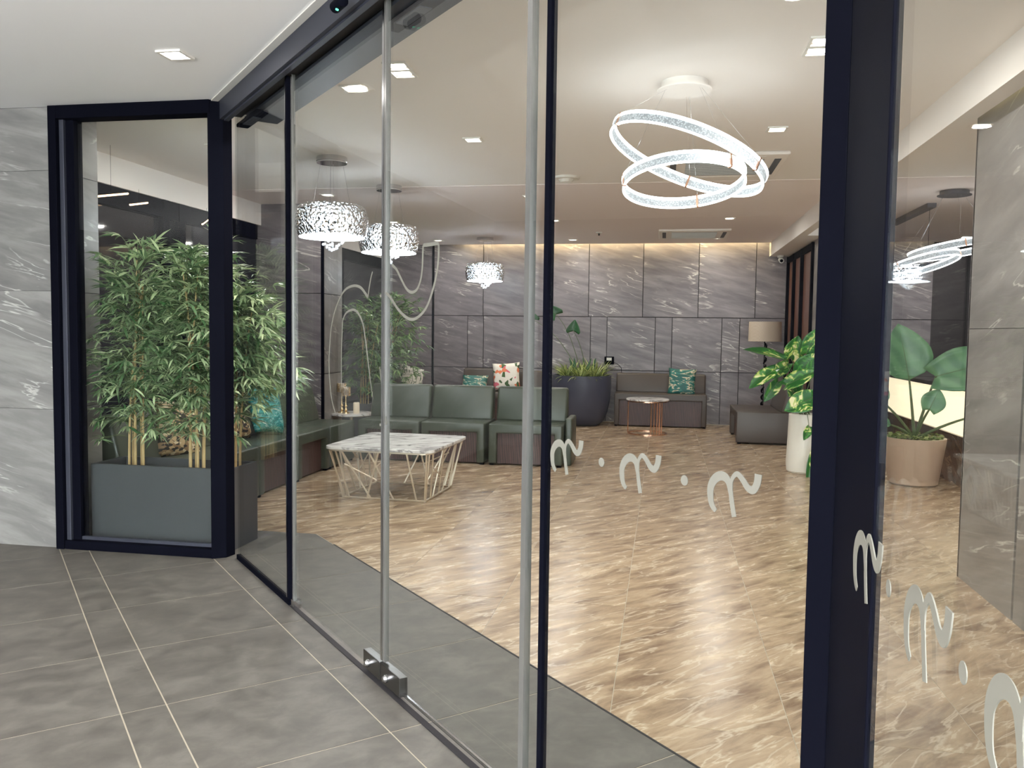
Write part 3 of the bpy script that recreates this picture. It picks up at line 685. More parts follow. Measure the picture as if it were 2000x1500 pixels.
p = on_z(1106, 346, ZC); e = thing('smoke_detector', 'round white ceiling detector between the two downlights', 'detector', p)
obj('base', MB().lathe([(.0001, -.02), (.115, -.02), (.125, -.008), (.125, 0), (.0001, 0)], 32), M['white'], e, smooth=True)
obj('dome', MB().lathe([(.0001, -.05), (.05, -.046), (.07, -.02), (.0001, -.02)], 28), M['white'], e, smooth=True)
p = on_z(1170, 453, ZC); e = thing('ceiling_sensor', 'tiny white sensor on the ceiling before the back wall', 'sensor', p)
obj('disc', MB().lathe([(.0001, -.02), (.04, -.018), (.045, 0), (.0001, 0)], 20), M['white'], e, smooth=True)
obj('stub', MB().lathe([(.0001, -.05), (.012, -.05), (.012, -.018), (.0001, -.018)], 12), M['grille'], e, smooth=True)
e = thing('security_camera', 'small white dome security camera under the bulkhead by the tall brown window', 'camera', (1.70, 13.2, 2.6))
obj('bracket', MB().lathe([(.0001, -.03), (.05, -.03), (.055, 0), (.0001, 0)], 24), M['white'], e, smooth=True)
obj('body', MB().tube([(0, .03, -.06), (0, -.08, -.085)], [.035, .038], 16), M['white'], e, smooth=True)
obj('lens', MB().tube([(0, -.079, -.085), (0, -.086, -.087)], .024, 14), M['black'], e, smooth=True)
p = on_y(1190, 704, YB); e = thing('wall_socket', 'black socket box with a pale switch on the back wall beside the round grey pot', 'socket', (p.x, YB, p.z))
sb_ = obj('box', MB().box(-.075, -.04, -.062, .075, 0, .062), M['black'], e, bevel=.006)
obj('switch', MB().box(-.04, -.046, .0, .04, -.04, .045), M['white'], sb_)
obj('cable', MB().tube([(.07, -.015, -.03), (.13, -.012, -.05), (.19, -.012, -.11), (.2, -.012, -.2)], .004, 6), M['black'], e, smooth=True)
# ================================================================ SOFAS
def sofa_unit(name, label, w_, d_, hs, hb, leather, loc, rz, back=True, recess=True, sides=.085, group='modular sofa units', bt=.17):
    e = thing(name, label, 'sofa', loc, rz, group)
    g = .006; x0, x1 = -w_/2+g, w_/2-g
    # inverted U profile in x-z, swept over depth
    th_ = .10
    if recess: prof = [(x0, .02), (x0+sides, .02), (x0+sides, hs-th_), (x1-sides, hs-th_), (x1-sides, .02), (x1, .02), (x1, hs), (x0, hs)]
    else: prof = [(x0, .02), (x1, .02), (x1, hs), (x0, hs)]
    n = len(prof); vs = [(a, 0, c) for a, c in prof]+[(a, d_, c) for a, c in prof]
    fs = [tuple(range(n)), tuple(range(2*n-1, n-1, -1))]+[(i, n+i, n+(i+1) % n, (i+1) % n) for i in range(n)]
    if recess: fs = [(0, 1, 2, 7), (2, 3, 6, 7), (3, 4, 5, 6)]+[(n+7, n+2, n+1, n), (n+7, n+6, n+3, n+2), (n+6, n+5, n+4, n+3)]+fs[2:]
    obj('seat', MB().add(vs, fs), leather, e, bevel=.016, seg=3, smooth=True)
    if recess:
        obj('front_panel', MB().box(x0+sides, .06, .015, x1-sides, .08, hs-th_-.001), M['wood'], e)
    if back:
        pr = [(d_-bt-.04, hs-.01), (d_+.0, hs-.01), (d_+.0, hb), (d_-bt+.05, hb)]
        b2 = MB().add([(x0, a, c) for a, c in pr]+[(x1, a, c) for a, c in pr], [(0, 1, 2, 3), (7, 6, 5, 4), (0, 4, 5, 1), (1, 5, 6, 2), (2, 6, 7, 3), (3, 7, 4, 0)])
        obj('backrest', b2, leather, e, bevel=.028, seg=3, smooth=True)
        obj('back_panel', MB().box(x0+.01, d_-.012, .02, x1-.01, d_+.001, hs-.01), leather, e)
    for sx in (x0+.03, x1-.03):
        for sy in (.04, d_-.04): obj('foot', MB().box(sx-.02, sy-.02, 0, sx+.02, sy+.02, .021), M['black'], e)
    return e
# row facing the camera behind the coffee table
YR = 8.57
for k, lab in enumerate(('green leather sofa unit on the free end of the front row', 'green leather sofa unit in the middle of the front row', 'green leather front-row sofa unit touching the corner seat behind the steel edge')):
    sofa_unit('sofa_unit', lab, .79 if k == 0 else .70, .60, .44, .80, M['green'], ((-1.40, -2.18, -2.89)[k], YR, 0), 0, group='front row of sofa units')
obj_arm = None
# extra side slab seen at the free end
e = thing('sofa_end_panel', 'green leather side panel standing at the free end of the front row', 'sofa panel', (-.965, YR+.16, 0))
obj('panel', MB().box(-.035, 0, .0, .035, .46, .50), M['green'], e, bevel=.015, seg=3, smooth=True)
obj('foot', MB().box(-.02, .05, -.0, .02, .1, .01), M['black'], e)
# run along the left wall, facing right (+x)
labs = ['green leather side-run sofa unit with recessed dark front, next to the corner seat', 'green leather sofa unit of the side run under the teal cushion', 'green leather sofa unit of the side run under the patterned cushion', 'green leather sofa unit of the side run hidden behind the bamboo']
for k in range(4):
    yc = 7.51-.745*k-(.0 if k else 0)
    sofa_unit('sofa_unit', labs[k], .745 if k < 3 else .5, .60, .435, .79, M['green'], (-3.26, yc if k < 3 else 5.40, 0), R(90), group='side run of sofa units')
sofa_unit('corner_seat', 'green leather corner seat with a plain solid base joining the two sofa rows', .66, .60, .435, .79, M['green'], (-3.26, 8.225, 0), R(90), back=True, recess=False, group='corner seat')
# sofas against the back wall
sofa_unit('sofa', 'brown-grey two-seat bench sofa with teal cushion before the back wall', 1.38, .60, .50, .785, M['taupe'], (-.035, 12.72, 0), 0, sides=.075, group=None)
sofa_unit('sofa_unit', 'grey-brown sofa unit against the back wall under the floral cushion', .80, .58, .46, .81, M['taupe'], (-2.79, 12.76, 0), 0, group='back wall sofa units')
sofa_unit('sofa_unit', 'grey-brown sofa unit against the back wall beside the round grey pot', .58, .58, .46, .79, M['taupe'], (-2.07, 12.76, 0), 0, group='back wall sofa units')
sofa_unit('sofa_unit', 'grey-brown sofa unit beside the far bamboo, with the white palm cushion', .80, .60, .46, .77, M['taupe'], (-3.05, 11.3, 0), R(90), group=None)
sofa_unit('lounge_seat', 'brown-grey leather lounge seat with slanted back beside the white pot', 1.12, .78, .42, .80, M['taupe'], (.94, 11.62, 0), R(-90), sides=.09, bt=.2, group=None)
# ================================================================ TABLES
def rrect(w_, d_, r, n=6):
    o = []
    for cx, cy, a0 in ((w_/2-r, d_/2-r, 0), (-w_/2+r, d_/2-r, 90), (-w_/2+r, -d_/2+r, 180), (w_/2-r, -d_/2+r, 270)):
        for k in range(n+1): a = R(a0+90*k/n); o.append((cx+r*math.cos(a), cy+r*math.sin(a)))
    return o
e = thing('coffee_table', 'square coffee table with white marble top and brass lattice base', 'table', (-2.235, 6.93, 0), R(-3))
obj('table_top', MB().prism(rrect(.94, 1.04, .09), .425, .45), M['tmarble'], e, bevel=.004)
obj('top_rim', MB().prism(rrect(.90, 1.0, .08), .41, .4252), M['brass'], e)
bw, bd, tw, td = .72, .72, .86, .94; zt = .415
corn = [(-1, -1), (1, -1), (1, 1), (-1, 1)]
ft = MB()
for k in range(4):
    a, b_ = corn[k], corn[(k+1) % 4]
    ft.tube([(a[0]*bw/2, a[1]*bd/2, .009), (b_[0]*bw/2, b_[1]*bd/2, .009)], .009, 6)
obj('base_frame', ft, M['brass'], e)
# every side: slanted bars between bottom frame and top, some crossing
sets = [[(.02, .0), (.08, .06), (.34, .12), (.30, .50), (.62, .40), (.90, .78), (1.0, .98)], [(.02, .02), (.2, .12), (.28, .40), (.5, .42), (.62, .78), (.9, .8), (1, .98)]]
for k in range(4):
    a, b_ = corn[k], corn[(k+1) % 4]
    for q, (sb, st) in enumerate(sets[k % 2]):
        P0 = V((a[0]+(b_[0]-a[0])*sb)*bw/2, (a[1]+(b_[1]-a[1])*sb)*bd/2, .012); P1 = V((a[0]+(b_[0]-a[0])*st)*tw/2, (a[1]+(b_[1]-a[1])*st)*td/2, zt)
        obj('bar', MB().tube([P0, P1], .0082, 7), M['brass'], e, smooth=True)
    mb = MB()
    for (sb, zb, st, zt2) in ((.45, .17, .12, .30), (.42, .26, .62, .40)):
        f_ = lambda s, z: V((a[0]+(b_[0]-a[0])*s)*(bw+(tw-bw)*z/zt)/2, (a[1]+(b_[1]-a[1])*s)*(bd+(td-bd)*z/zt)/2, z)
        mb.tube([f_(sb, zb), f_(st, zt2)], .006, 6)
    obj('cross_bar', mb, M['brass'], e)
e = thing('side_table', 'round marble-topped side table with copper rod base before the bench sofa', 'table', (-.205, 11.9, 0))
obj('table_top', MB().lathe([(.0001, .465), (.285, .465), (.30, .472), (.30, .488), (.295, .493), (.0001, .493)], 48), M['tmarble'], e, smooth=True)
obj('top_ring', MB().lathe([(.272, .452), (.288, .452), (.288, .466), (.272, .466)], 48, closed=True), M['copper'], e, smooth=True)
obj('base_ring', MB().lathe([(.255, 0), (.275, 0), (.275, .014), (.255, .014)], 48, closed=True), M['copper'], e, smooth=True)
for a in (182, 282, 291, 300, 309, 318):
    x, y = .268*math.cos(R(a)), .268*math.sin(R(a)); obj('rod', MB().tube([(x, y, .01), (x, y, .455)], .008, 8), M['copper'], e, smooth=True)
YT = 9.30; tp = on_y(686, 806, YT)
TZ = tp.z
e = thing('side_table', 'small round marble side table carrying the gold candle holders and the wax candle', 'table', (tp.x, YT, 0))
obj('table_top', MB().lathe([(.0001, TZ-.03), (.24, TZ-.03), (.255, TZ-.02), (.255, TZ), (.0001, TZ)], 40), M['tmarble'], e, smooth=True)
obj('pole', MB().lathe([(.0001, .02), (.018, .02), (.018, TZ-.03), (.0001, TZ-.03)], 14), M['brass'], e, smooth=True)
obj('foot', MB().lathe([(.0001, 0), (.16, 0), (.155, .02), (.0001, .022)], 32), M['brass'], e, smooth=True)
TC = V(tp.x, YT, TZ)
def candle_holder(label, dx, dy, hh):
    e = thing('candle_holder', label, 'candle holder', TC+V(dx, dy, 0), 0, 'gold candle holders on the side table')
    obj('foot', MB().lathe([(.0001, 0), (.045, 0), (.042, .012), (.012, .02), (.0001, .02)], 20), M['gold'], e, smooth=True)
    st = [(.0001, .018), (.012, .02), (.022, .04), (.012, .055), (.008, .07), (.02, .085), (.008, .1), (.007, hh-.12), (.02, hh-.105), (.0001, hh-.1)]
    obj('stem', MB().lathe(st, 14), M['gold'], e, smooth=True)
    mb = MB()
    for r_ in range(6):
        for k in range(14):
            a = 2*math.pi*k/14; mb.ball((.046*math.cos(a), .046*math.sin(a), hh-.1+.0175*r_), .0085, 6, 4)
    obj('bead_cup', mb, M['gold'], e, kind='stuff')
    obj('cup', MB().lathe([(.0001, hh-.106), (.038, hh-.106), (.038, hh-.005), (.034, hh-.005), (.034, hh-.1), (.0001, hh-.1)], 20), M['tmarble'], e, smooth=True)
candle_holder('taller gold beaded candle holder on the small round marble table', -.11, -.02, .35)
candle_holder('shorter gold beaded candle holder nearer the wax candle', -.035, -.08, .31)
e = thing('candle', 'thick ivory pillar candle on the small round marble table', 'candle', TC+V(.075, -.03, 0))
wx = obj('wax', MB().lathe([(.0001, 0), (.036, 0), (.037, .004), (.037, .115), (.033, .125), (.025, .118), (.0001, .112)], 24), M['candle'], e, smooth=True)
obj('wick', MB().tube([(0, 0, .11), (.001, 0, .128)], .0015, 5), M['black'], wx)
# ================================================================ CUSHIONS
def cushion(label, loc, rx, rz, s, mat, name='cushion', ry=0, sy=None, t=.13, cat='cushion'):
    n = 14; mb = MB(); sy = sy or s
    for side in (1, -1):
        vs = []
        for i in range(n+1):
            for j in range(n+1):
                u, v_ = -1+2*i/n, -1+2*j/n
                th_ = ((1-u**4)*(1-v_**4))**.5*t/2
                k = 1-.07*(1-abs(u)**2)*abs(v_)**3; k2 = 1-.07*(1-abs(v_)**2)*abs(u)**3
                vs.append((u*s/2*k2, side*th_, v_*sy/2*k))
        fs = [(i*(n+1)+j, (i+1)*(n+1)+j, (i+1)*(n+1)+j+1, i*(n+1)+j+1) for i in range(n) for j in range(n)]
        if side == 1: fs = [f[::-1] for f in fs]
        mb.add(vs, fs)
    o = obj(name, mb, mat, smooth=True)
    bm = bmesh.new(); bm.from_mesh(o.data); bmesh.ops.remove_doubles(bm, verts=bm.verts, dist=1e-4); bm.to_mesh(o.data); bm.free()
    o.location = loc; o.rotation_euler = (rx, ry, rz); tag(o, label, cat); return o
M['goldcush'] = pattern('gold_black_weave', [(0, srgb(40, 34, 30)), (.35, srgb(186, 160, 120)), (.6, srgb(140, 112, 80)), (.85, srgb(214, 196, 160))], 26, .5, 'voronoi', stretch=(1, 1, 2))
M['tealcush'] = pattern('teal_feather', [(0, srgb(20, 120, 122)), (.45, srgb(58, 160, 158)), (.56, srgb(190, 214, 210)), (.6, srgb(34, 132, 134))], 6, .45, 'noise', 3, (1, 1, 3), (0, .5, 0))
M['floral'] = pattern('floral_print', [(0, srgb(236, 228, 216)), (.38, srgb(72, 98, 60)), (.52, srgb(232, 130, 90)), (.68, srgb(222, 110, 126)), (.82, srgb(240, 232, 220))], 17, .7, 'voronoi')
M['palm'] = pattern('palm_print', [(0, srgb(232, 226, 214)), (.54, srgb(70, 98, 70)), (.62, srgb(232, 226, 214)), (.7, srgb(226, 140, 100))], 7, .7, 'noise', 2, (2, 1, 1))
M['tealpalm'] = pattern('teal_palm_print', [(0, srgb(24, 92, 86)), (.47, srgb(44, 120, 110)), (.54, srgb(206, 190, 164)), (.62, srgb(40, 96, 80))], 3.6, .5, 'noise', 2.5, (1, 1, 2.4), (0, .6, 0))
cushion('gold and black woven cushion seen behind the bamboo canes', (-3.67, 5.86, .62), R(-14), R(90-12), .46, M['goldcush'], ry=R(12))
cushion('dark patterned lumbar cushion lying low on the green side run', (-3.62, 6.62, .585), R(-16), R(90), .46, M['goldcush'], sy=.30)
cushion('shiny teal cushion leaning on the green side run', (-3.56, 7.10, .67), R(-16), R(82), .45, M['tealcush'], ry=R(8))
cushion('white cushion with palm print leaning near the far bamboo', (-3.44, 11.15, .71), R(-8), R(52), .42, M['palm'], ry=R(14))
cushion('white floral cushion with orange and pink blooms against the back wall', (-2.44, 13.02, .70), R(-12), R(2), .44, M['floral'], ry=R(-4))
cushion('low dark green patterned cushion beside the floral one', (-2.93, 12.92, .58), R(-30), R(0), .42, M['tealpalm'], sy=.3)
cushion('teal and gold palm cushion on the brown-grey bench sofa', (.285, 13.0, .675), R(-13), R(-2), .42, M['tealpalm'], ry=R(2))
# ================================================================ PLANTS
def blade(mb, p, d, l, w_, droop=.5, segs=3, twist=0):
    """thin tapering leaf that bends down"""
    d = Vector(d).normalized(); side = d.cross(V(0, 0, 1))
    if side.length < .05: side = V(1, 0, 0)
    side.normalize(); side = (Matrix.Rotation(twist, 3, d) @ side)
    vs = [tuple(p)]; q = Vector(p)
    for k in range(1, segs+1):
        d = (d+V(0, 0, -droop/segs)).normalized(); q = q+d*(l/segs)
        wk = w_*(1, .85, .001)[k-1] if segs == 3 else w_*math.sin(math.pi*min(.96, .25+k/segs*.75))
        if k < segs: vs += [tuple(q-side*wk/2), tuple(q+side*wk/2)]
        else: vs.append(tuple(q))
    fs = [(0, 1, 2)]
    for k in range(segs-2): i = 1+2*k; fs.append((i, i+2, i+3, i+1))
    i = 1+2*(segs-2); fs.append((i, i+2, i+1)); mb.add(vs, fs)
def bamboo(label, x, y, z0, h, r, sprays, canes, mat, seed, lean=(0, 0), lo=.1, group='bamboo plants', leaf=.14, box=None):
    rnd = random.Random(seed); e = thing('bamboo_plant', label, 'plant', (x, y, z0), 0, group)
    tops = []
    for k in range(canes):
        a = 2*math.pi*k/canes; bx, by = .05*math.cos(a), .035*math.sin(a); hh = h*rnd.uniform(.78, .97)
        pts = []; dx, dy = rnd.uniform(-.10, .10)+lean[0], rnd.uniform(-.08, .08)+lean[1]
        for j in range(9): s = j/8; pts.append((bx+dx*s*s, by+dy*s*s, hh*s))
        obj('cane', MB().tube(pts, [.009-.005*j/8 for j in range(9)], 7), M['cane'], e, smooth=True)
        tops.append(pts)
    mb = MB(); tw = MB()
    for k in range(sprays):
        pts = tops[k % canes]; s = lo+(1-lo)*rnd.random()**.85; i = min(7, int(s*8)); f_ = s*8-i
        p = Vector(pts[i]).lerp(Vector(pts[i+1]), f_)
        a = rnd.random()*2*math.pi; rad = r*(.35+.75*math.sin(math.pi*min(1, .12+s*.82)))*rnd.uniform(.15, 1)
        q = p+V(math.cos(a)*rad, math.sin(a)*rad*.8, rnd.uniform(.0, .18)*(1 if s > .7 else .5))
        if box:
            q.x = min(max(q.x+x, box[0]), box[1])-x; q.y = min(max(q.y+y, box[2]), box[3])-y
        tw.tube([p, (p+q)/2+V(0, 0, .02), q], .0018, 4)
        out = (q-p); out.z = 0; out = out.normalized() if out.length > .01 else V(math.cos(a), math.sin(a), 0)
        nl = rnd.randint(6, 9)
        upb = rnd.uniform(-.1, .9) if s < .85 else rnd.uniform(.8, 2.0)
        for m in range(nl):
            fa = (m/(nl-1)-.5)*2.3+rnd.uniform(-.15, .15)
            dv = Matrix.Rotation(fa, 3, 'Z') @ out; dv = V(dv.x, dv.y, upb*rnd.uniform(.5, 1)-abs(fa)*.25)
            l = leaf*rnd.uniform(.7, 1.15)
            if box:
                tip = q+dv.normalized()*l
                if not (box[2]-.03 < tip.y+y < box[3]+.03) or tip.x+x < box[0]-.05: dv.y *= -.6; l *= .7
            blade(mb, q, dv, l, l*.125, rnd.uniform(.4, 1.3), 3, rnd.uniform(-.7, .7))
    obj('foliage', mb, mat, e, kind='stuff'); obj('twigs', tw, M['stem'], e, kind='stuff')
    return e
# long slate planter inside the left window
PX0, PX1, PY0, PY1, PH = -3.62, -2.645, 4.80, 5.15, .52
e = thing('planter_box', 'long slate-grey rectangular planter standing inside the left window', 'planter', ((PX0+PX1)/2, (PY0+PY1)/2, 0))
cx, cy = (PX0+PX1)/2, (PY0+PY1)/2; hw, hd_ = (PX1-PX0)/2, (PY1-PY0)/2; wt = .022
bx = MB(); bx.box(-hw, -hd_, 0, hw, hd_, .03)
for q in ((-hw, -hd_, hw, -hd_+wt), (-hw, hd_-wt, hw, hd_), (-hw, -hd_+wt, -hw+wt, hd_-wt), (hw-wt, -hd_+wt, hw, hd_-wt)): bx.box(q[0], q[1], .03, q[2], q[3], PH)
obj('box', bx, M['planter'], e)
obj('soil', MB().box(-hw+wt, -hd_+wt, .3, hw-wt, hd_-wt, PH-.09), M['soil'], e)
BX = (-3.58, -2.1, 4.76, 5.75)
bamboo('tall bamboo at the wall end of the slate planter', -3.43, 5.0, PH-.09, 1.50, .40, 420, 5, M['bleaf'], 3, (.02, .0), .2, box=BX)
bamboo('tall bamboo in the middle of the slate planter beside the corner post', -2.98, 4.98, PH-.09, 1.52, .40, 460, 6, M['bleaf'], 5, (.03, 0), .18, box=(-3.5, -2.0, 4.76, 5.75))
bamboo('bamboo at the free end of the slate planter leaning towards the sofa', -2.765, 5.05, PH-.09, 1.24, .36, 330, 4, M['bleaf'], 9, (.10, .08), .45, box=(-3.5, -1.9, 4.80, 5.9))
# far bamboo pair behind the sofas
e = thing('planter_box', 'dark rectangular planter of the far bamboo beside the marble pier', 'planter', (-3.72, 10.5, 0))
bx = MB(); bx.box(-.2, -.75, 0, .2, .75, .03)
for q in ((-.2, -.75, .2, -.728), (-.2, .728, .2, .75), (-.2, -.728, -.178, .728), (.178, -.728, .2, .728)): bx.box(q[0], q[1], .03, q[2], q[3], .5)
obj('box', bx, M['planter'], e); obj('soil', MB().box(-.178, -.728, .2, .178, .728, .42), M['soil'], e)
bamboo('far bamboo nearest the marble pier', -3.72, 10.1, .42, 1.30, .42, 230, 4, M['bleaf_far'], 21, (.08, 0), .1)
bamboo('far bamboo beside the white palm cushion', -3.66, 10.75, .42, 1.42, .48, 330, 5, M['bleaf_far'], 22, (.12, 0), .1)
# big round charcoal pot
e = thing('plant_pot', 'large round charcoal pot holding the strap-leaf plants', 'pot', (-1.225, 12.80, 0))
obj('pot_body', MB().lathe([(.0001, 0), (.26, 0), (.33, .05), (.40, .20), (.44, .40), (.452, .60), (.452, .76), (.425, .76), (.42, .62), (.0001, .62)], 56), M['pot'], e, smooth=True)
obj('soil', MB().lathe([(.0001, .71), (.2, .70), (.42, .68)], 40), M['soil'], e, smooth=True)
PC_ = V(-1.225, 12.80, .69)
for g_ in range(9):
    rnd = random.Random(50+g_); a = g_*2*math.pi/8; rr = .26 if g_ < 8 else 0
    e = thing('strap_leaf_plant', 'low yellow-green strap-leaf plant in the round charcoal pot', 'plant', PC_+V(rr*math.cos(a), rr*math.sin(a), 0), 0, 'strap-leaf plants in the round pot')
    mb = MB()
    for k in range(46):
        b_ = rnd.random()*6.28; el = rnd.uniform(.5, 1.6)
        blade(mb, (.02*math.cos(b_), .02*math.sin(b_), 0), (math.cos(b_), math.sin(b_), el*1.6), rnd.uniform(.24, .42), .022, rnd.uniform(.5, 1.4), 4, rnd.uniform(-.4, .4))
    obj('foliage', mb, M['grassleaf'], e, kind='stuff')
def big_leaf(parent, base, tip, normal, width, mat, shape='oval', curl=.12, name='leaf', n=12):
    """broad leaf: grid along the midrib, folded a little and arched"""
    base, tip = Vector(base), Vector(tip); d = tip-base; L0 = d.length; d.normalize(); nrm = Vector(normal); nrm = (nrm-d*nrm.dot(d)).normalized(); sd = d.cross(nrm)
    m = 4; vs = []
    for i in range(n+1):
        s = i/n
        if shape == 'oval': hw_ = math.sin(math.pi*min(1, s**.72))**.8
        elif shape == 'heart': hw_ = (math.sin(math.pi*min(1, .10+.90*s))**.75)*(1-.35*s)*1.25
        else: hw_ = (1-s)**.8*(1 if s > .08 else .75)
        hw_ = max(hw_, .004)*width/2
        for j in range(-m, m+1):
            u = j/m; back = (-.14*L0*abs(u)*(1-s)**6 if shape in ('heart', 'arrow') else 0)*(2 if shape == 'arrow' else 1)
            vs.append(base+d*(s*L0+back)+sd*(u*hw_)+nrm*(abs(u)**1.5*hw_*.28-curl*L0*(s-.35)**2+.01*math.sin(s*26)*abs(u)*width))
    k = 2*m+1; fs = [(i*k+j, (i+1)*k+j, (i+1)*k+j+1, i*k+j+1) for i in range(n) for j in range(2*m)]
    o = obj(name, MB().add(vs, fs), mat, parent, world=True, smooth=True)
    so = o.modifiers.new('thickness', 'SOLIDIFY'); so.thickness = .002
    rb = MB().tube([base+d*(s_*L0)+nrm*(-curl*L0*(s_-.35)**2+.001) for s_ in (0, .2, .4, .6, .8, .97)], [.004, .0035, .003, .0025, .002, .001], 5)
    obj('midrib', rb, M['stem'], parent, world=True, smooth=True).parent = o
    return o
def stalk(parent, a, b, r=.006, sag=.06, name='stalk', mat='stem'):
    a, b = Vector(a), Vector(b); pts = []
    for k in range(8):
        s = k/7; p = a.lerp(b, s); p = p+V(0, 0, sag*math.sin(math.pi*s)); pts.append(p)
    obj(name, MB().tube(pts, [r*(1-.45*k/7) for k in range(8)], 7), M[mat], parent, world=True, smooth=True)
# alocasia stems rising from the round pot
e = thing('arrow_leaf_plant', 'sparse plant with three dark arrow-shaped leaves rising from the round pot', 'plant', PC_)
for (px, py), (tx, ty), nr in (((1075, 607), (1070, 597), (0, -1, .3)), ((1120, 642), (1124, 622), (0, -1, .2)), ((1037, 614), (1030, 606), (0, -1, .3))):
    b_ = on_y(px, py+4, 12.75); t_ = b_+(on_y(tx, ty, 12.75)-b_).normalized()*.17
    if px == 1075: b_ = on_y(1086, 614, 12.75); t_ = b_+V(-.15, 0, .15)
    if px == 1120: t_ = b_+V(.02, 0, .17)
    if px == 1037: b_ = on_y(1040, 624, 12.75); t_ = b_+V(-.05, -.04, .14)
    big_leaf(e, b_, t_, nr, .24, M['deepleaf'], 'arrow', curl=.05)
    stalk(e, PC_+V(.1 if px == 1120 else .02, 0, 0), b_, .006, .10 if px == 1120 else .16)
for a in range(5):
    q = PC_+V(.12*math.cos(a*1.3), .1*math.sin(a*1.3), .0); big_leaf(e, q, q+V(.1*math.cos(a*1.3+.5), .05, .34), (math.sin(a), -1, .1), .06, M['deepleaf'], 'oval')
# white tall pot with the variegated climber
WX, WY = 1.43, 8.95
e = thing('plant_pot', 'tall white tapered pot beside the black column', 'pot', (WX, WY, 0))
obj('pot_body', MB().lathe([(.0001, 0), (.135, 0), (.158, .02), (.165, .10), (.155, .35), (.148, .60), (.132, .605), (.13, .5), (.0001, .5)], 40), M['whitepot'], e, smooth=True)
obj('soil', MB().lathe([(.0001, .57), (.13, .565)], 24), M['soil'], e)
e = thing('variegated_plant', 'leafy plant with cream-splashed green leaves in the tall white pot', 'plant', (WX, WY, .57))
C0 = V(WX, WY, .60)
lv = [((1530, 700), (1452, 680), (0, -.5, 1), .17, 8.75), ((1545, 700), (1560, 656), (.2, -1, .1), .20, 9.0), ((1513, 722), (1462, 758), (.1, -.7, .8), .15, 8.7), ((1535, 752), (1600, 722), (0, -.8, .6), .17, 8.7),
      ((1590, 775), (1532, 802), (0, -1, .35), .21, 8.65), ((1575, 690), (1600, 640), (-.1, -1, .2), .17, 8.9), ((1520, 745), (1492, 785), (.3, -.8, .5), .12, 8.95), ((1560, 730), (1590, 690), (0, -1, .4), .18, 8.8),
      ((1580, 835), (1570, 860), (.2, -1, .1), .08, 8.68), ((1590, 880), (1576, 945), (.2, -1, .1), .09, 8.68), ((1560, 745), (1540, 775), (0, -.8, .5), .13, 8.9), ((1610, 760), (1660, 735), (0, -.7, .7), .2, 8.9), ((1600, 700), (1650, 670), (0, -.7, .7), .2, 9.1), ((1540, 710), (1505, 740), (.2, -.7, .7), .14, 9.1)]
for (b0, t0, nr, wd_, yy) in lv:
    A, B_ = on_y(*b0, yy), on_y(*t0, yy-.05); big_leaf(e, A, B_, nr, wd_, M['varleaf'], 'heart', curl=.10); stalk(e, C0+V(random.uniform(-.05, .05), random.uniform(-.05, .05), 0), A, .005, .07)
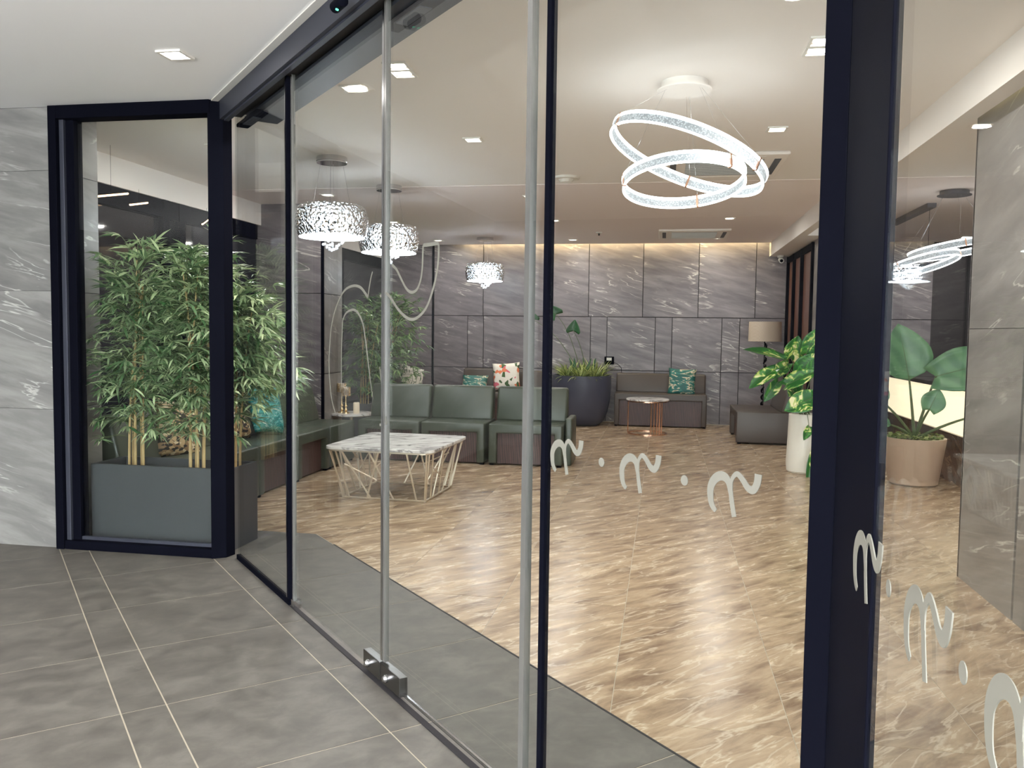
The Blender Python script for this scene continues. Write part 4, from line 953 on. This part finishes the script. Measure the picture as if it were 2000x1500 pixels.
# taupe pot with the large broad-leaved plant, seen through the side glass
TX, TY = 2.37, 8.50
e = thing('plant_pot', 'taupe round pot with a large-leaved plant seen through the side glass', 'pot', (TX, TY, 0))
obj('pot_body', MB().lathe([(.0001, 0), (.19, 0), (.22, .02), (.275, .41), (.278, .45), (.25, .45), (.24, .40), (.0001, .36)], 44), M['taupepot'], e, smooth=True)
obj('soil', MB().lathe([(.0001, .42), (.245, .41)], 24), M['soil'], e)
e = thing('broad_leaf_plant', 'plant with very large rounded green leaves in the taupe pot', 'plant', (TX, TY, .42))
C1 = V(TX, TY, .43)
for (b0, t0, nr, wd_, yy, sh) in (((1776, 742), (1755, 632), (.1, -1, .15), .46, 8.35, 'oval'), ((1828, 735), (1966, 700), (.0, -1, .25), .38, 8.3, 'heart'), ((1905, 812), (1985, 770), (-.1, -.6, .8), .22, 8.3, 'heart'), ((1815, 800), (1835, 760), (0, -1, .5), .2, 8.25, 'heart'),
                                  ((1730, 790), (1690, 750), (0, -1, .4), .22, 8.4, 'oval'), ((1740, 830), (1690, 815), (0, -.6, .8), .16, 8.4, 'oval')):
    A, B_ = on_y(*b0, yy), on_y(*t0, yy); big_leaf(e, A, B_, nr, wd_, M['bigleaf'], sh, curl=.06); stalk(e, C1, A, .016, .02)
mb = MB(); rnd = random.Random(5)
for k in range(260):
    a = rnd.random()*6.28; q = C1+V(.20*math.cos(a)*rnd.random()**.5*1.15, .2*math.sin(a)*rnd.random()**.5, rnd.uniform(0, .05)); q = q-e.location
    blade(mb, q, (math.cos(a), math.sin(a), .6), .045, .03, .9, 3, rnd.uniform(-1, 1))
obj('ground_cover', mb, M['grassleaf'], e, kind='stuff')
# ================================================================ FLOOR LAMP
LX, LY = 1.47, 12.9
e = thing('floor_lamp', 'floor lamp with cream drum shade and black twisted pole before the back wall', 'lamp', (LX, LY, 0))
obj('base', MB().lathe([(.0001, 0), (.14, 0), (.14, .02), (.02, .035), (.0001, .035)], 32), M['black'], e, smooth=True)
mb = MB(); mb.tube([(0, 0, .03), (0, 0, 1.35)], .007, 8)
obj('pole', mb, M['black'], e)
for k in range(11):
    z = .10+.11*k; m2 = MB(); a = k*.5; m2.tube([(.026*math.cos(a+s_*3.1), .026*math.sin(a+s_*3.1), z+.1*s_) for s_ in (0, .25, .5, .75, 1)], [.006, .013, .016, .013, .006], 7)
    obj('twist_bead', m2, M['black'], e, smooth=True)
obj('lamp_shade', MB().lathe([(.238, 1.31), (.232, 1.60), (.228, 1.60), (.234, 1.31)], 48, closed=True), M['shade'], e, smooth=True)
obj('shade_top', MB().lathe([(.0001, 1.585), (.229, 1.585)], 40), M['shade'], e)
# ================================================================ RECEPTION
e = thing('reception_desk', 'long reception desk with dark top, warm backlit front and brown marble base', 'desk', (3.1, 10.2, 0))
obj('base', MB().box(-.33, -2.1, 0, .4, 2.3, .47), stone('brown_marble', srgb(70, 50, 42), srgb(96, 72, 60), srgb(120, 94, 78), srgb(190, 160, 130), (R(30), 0, 0), (1, 2, .6), 3, .2), e)
obj('backlit_front', MB().box(-.30, -2.1, .47, .4, 2.3, .91), M['backlit'], e)
obj('counter_top', MB().box(-.38, -2.15, .91, .45, 2.35, .95), M['joint'], e)
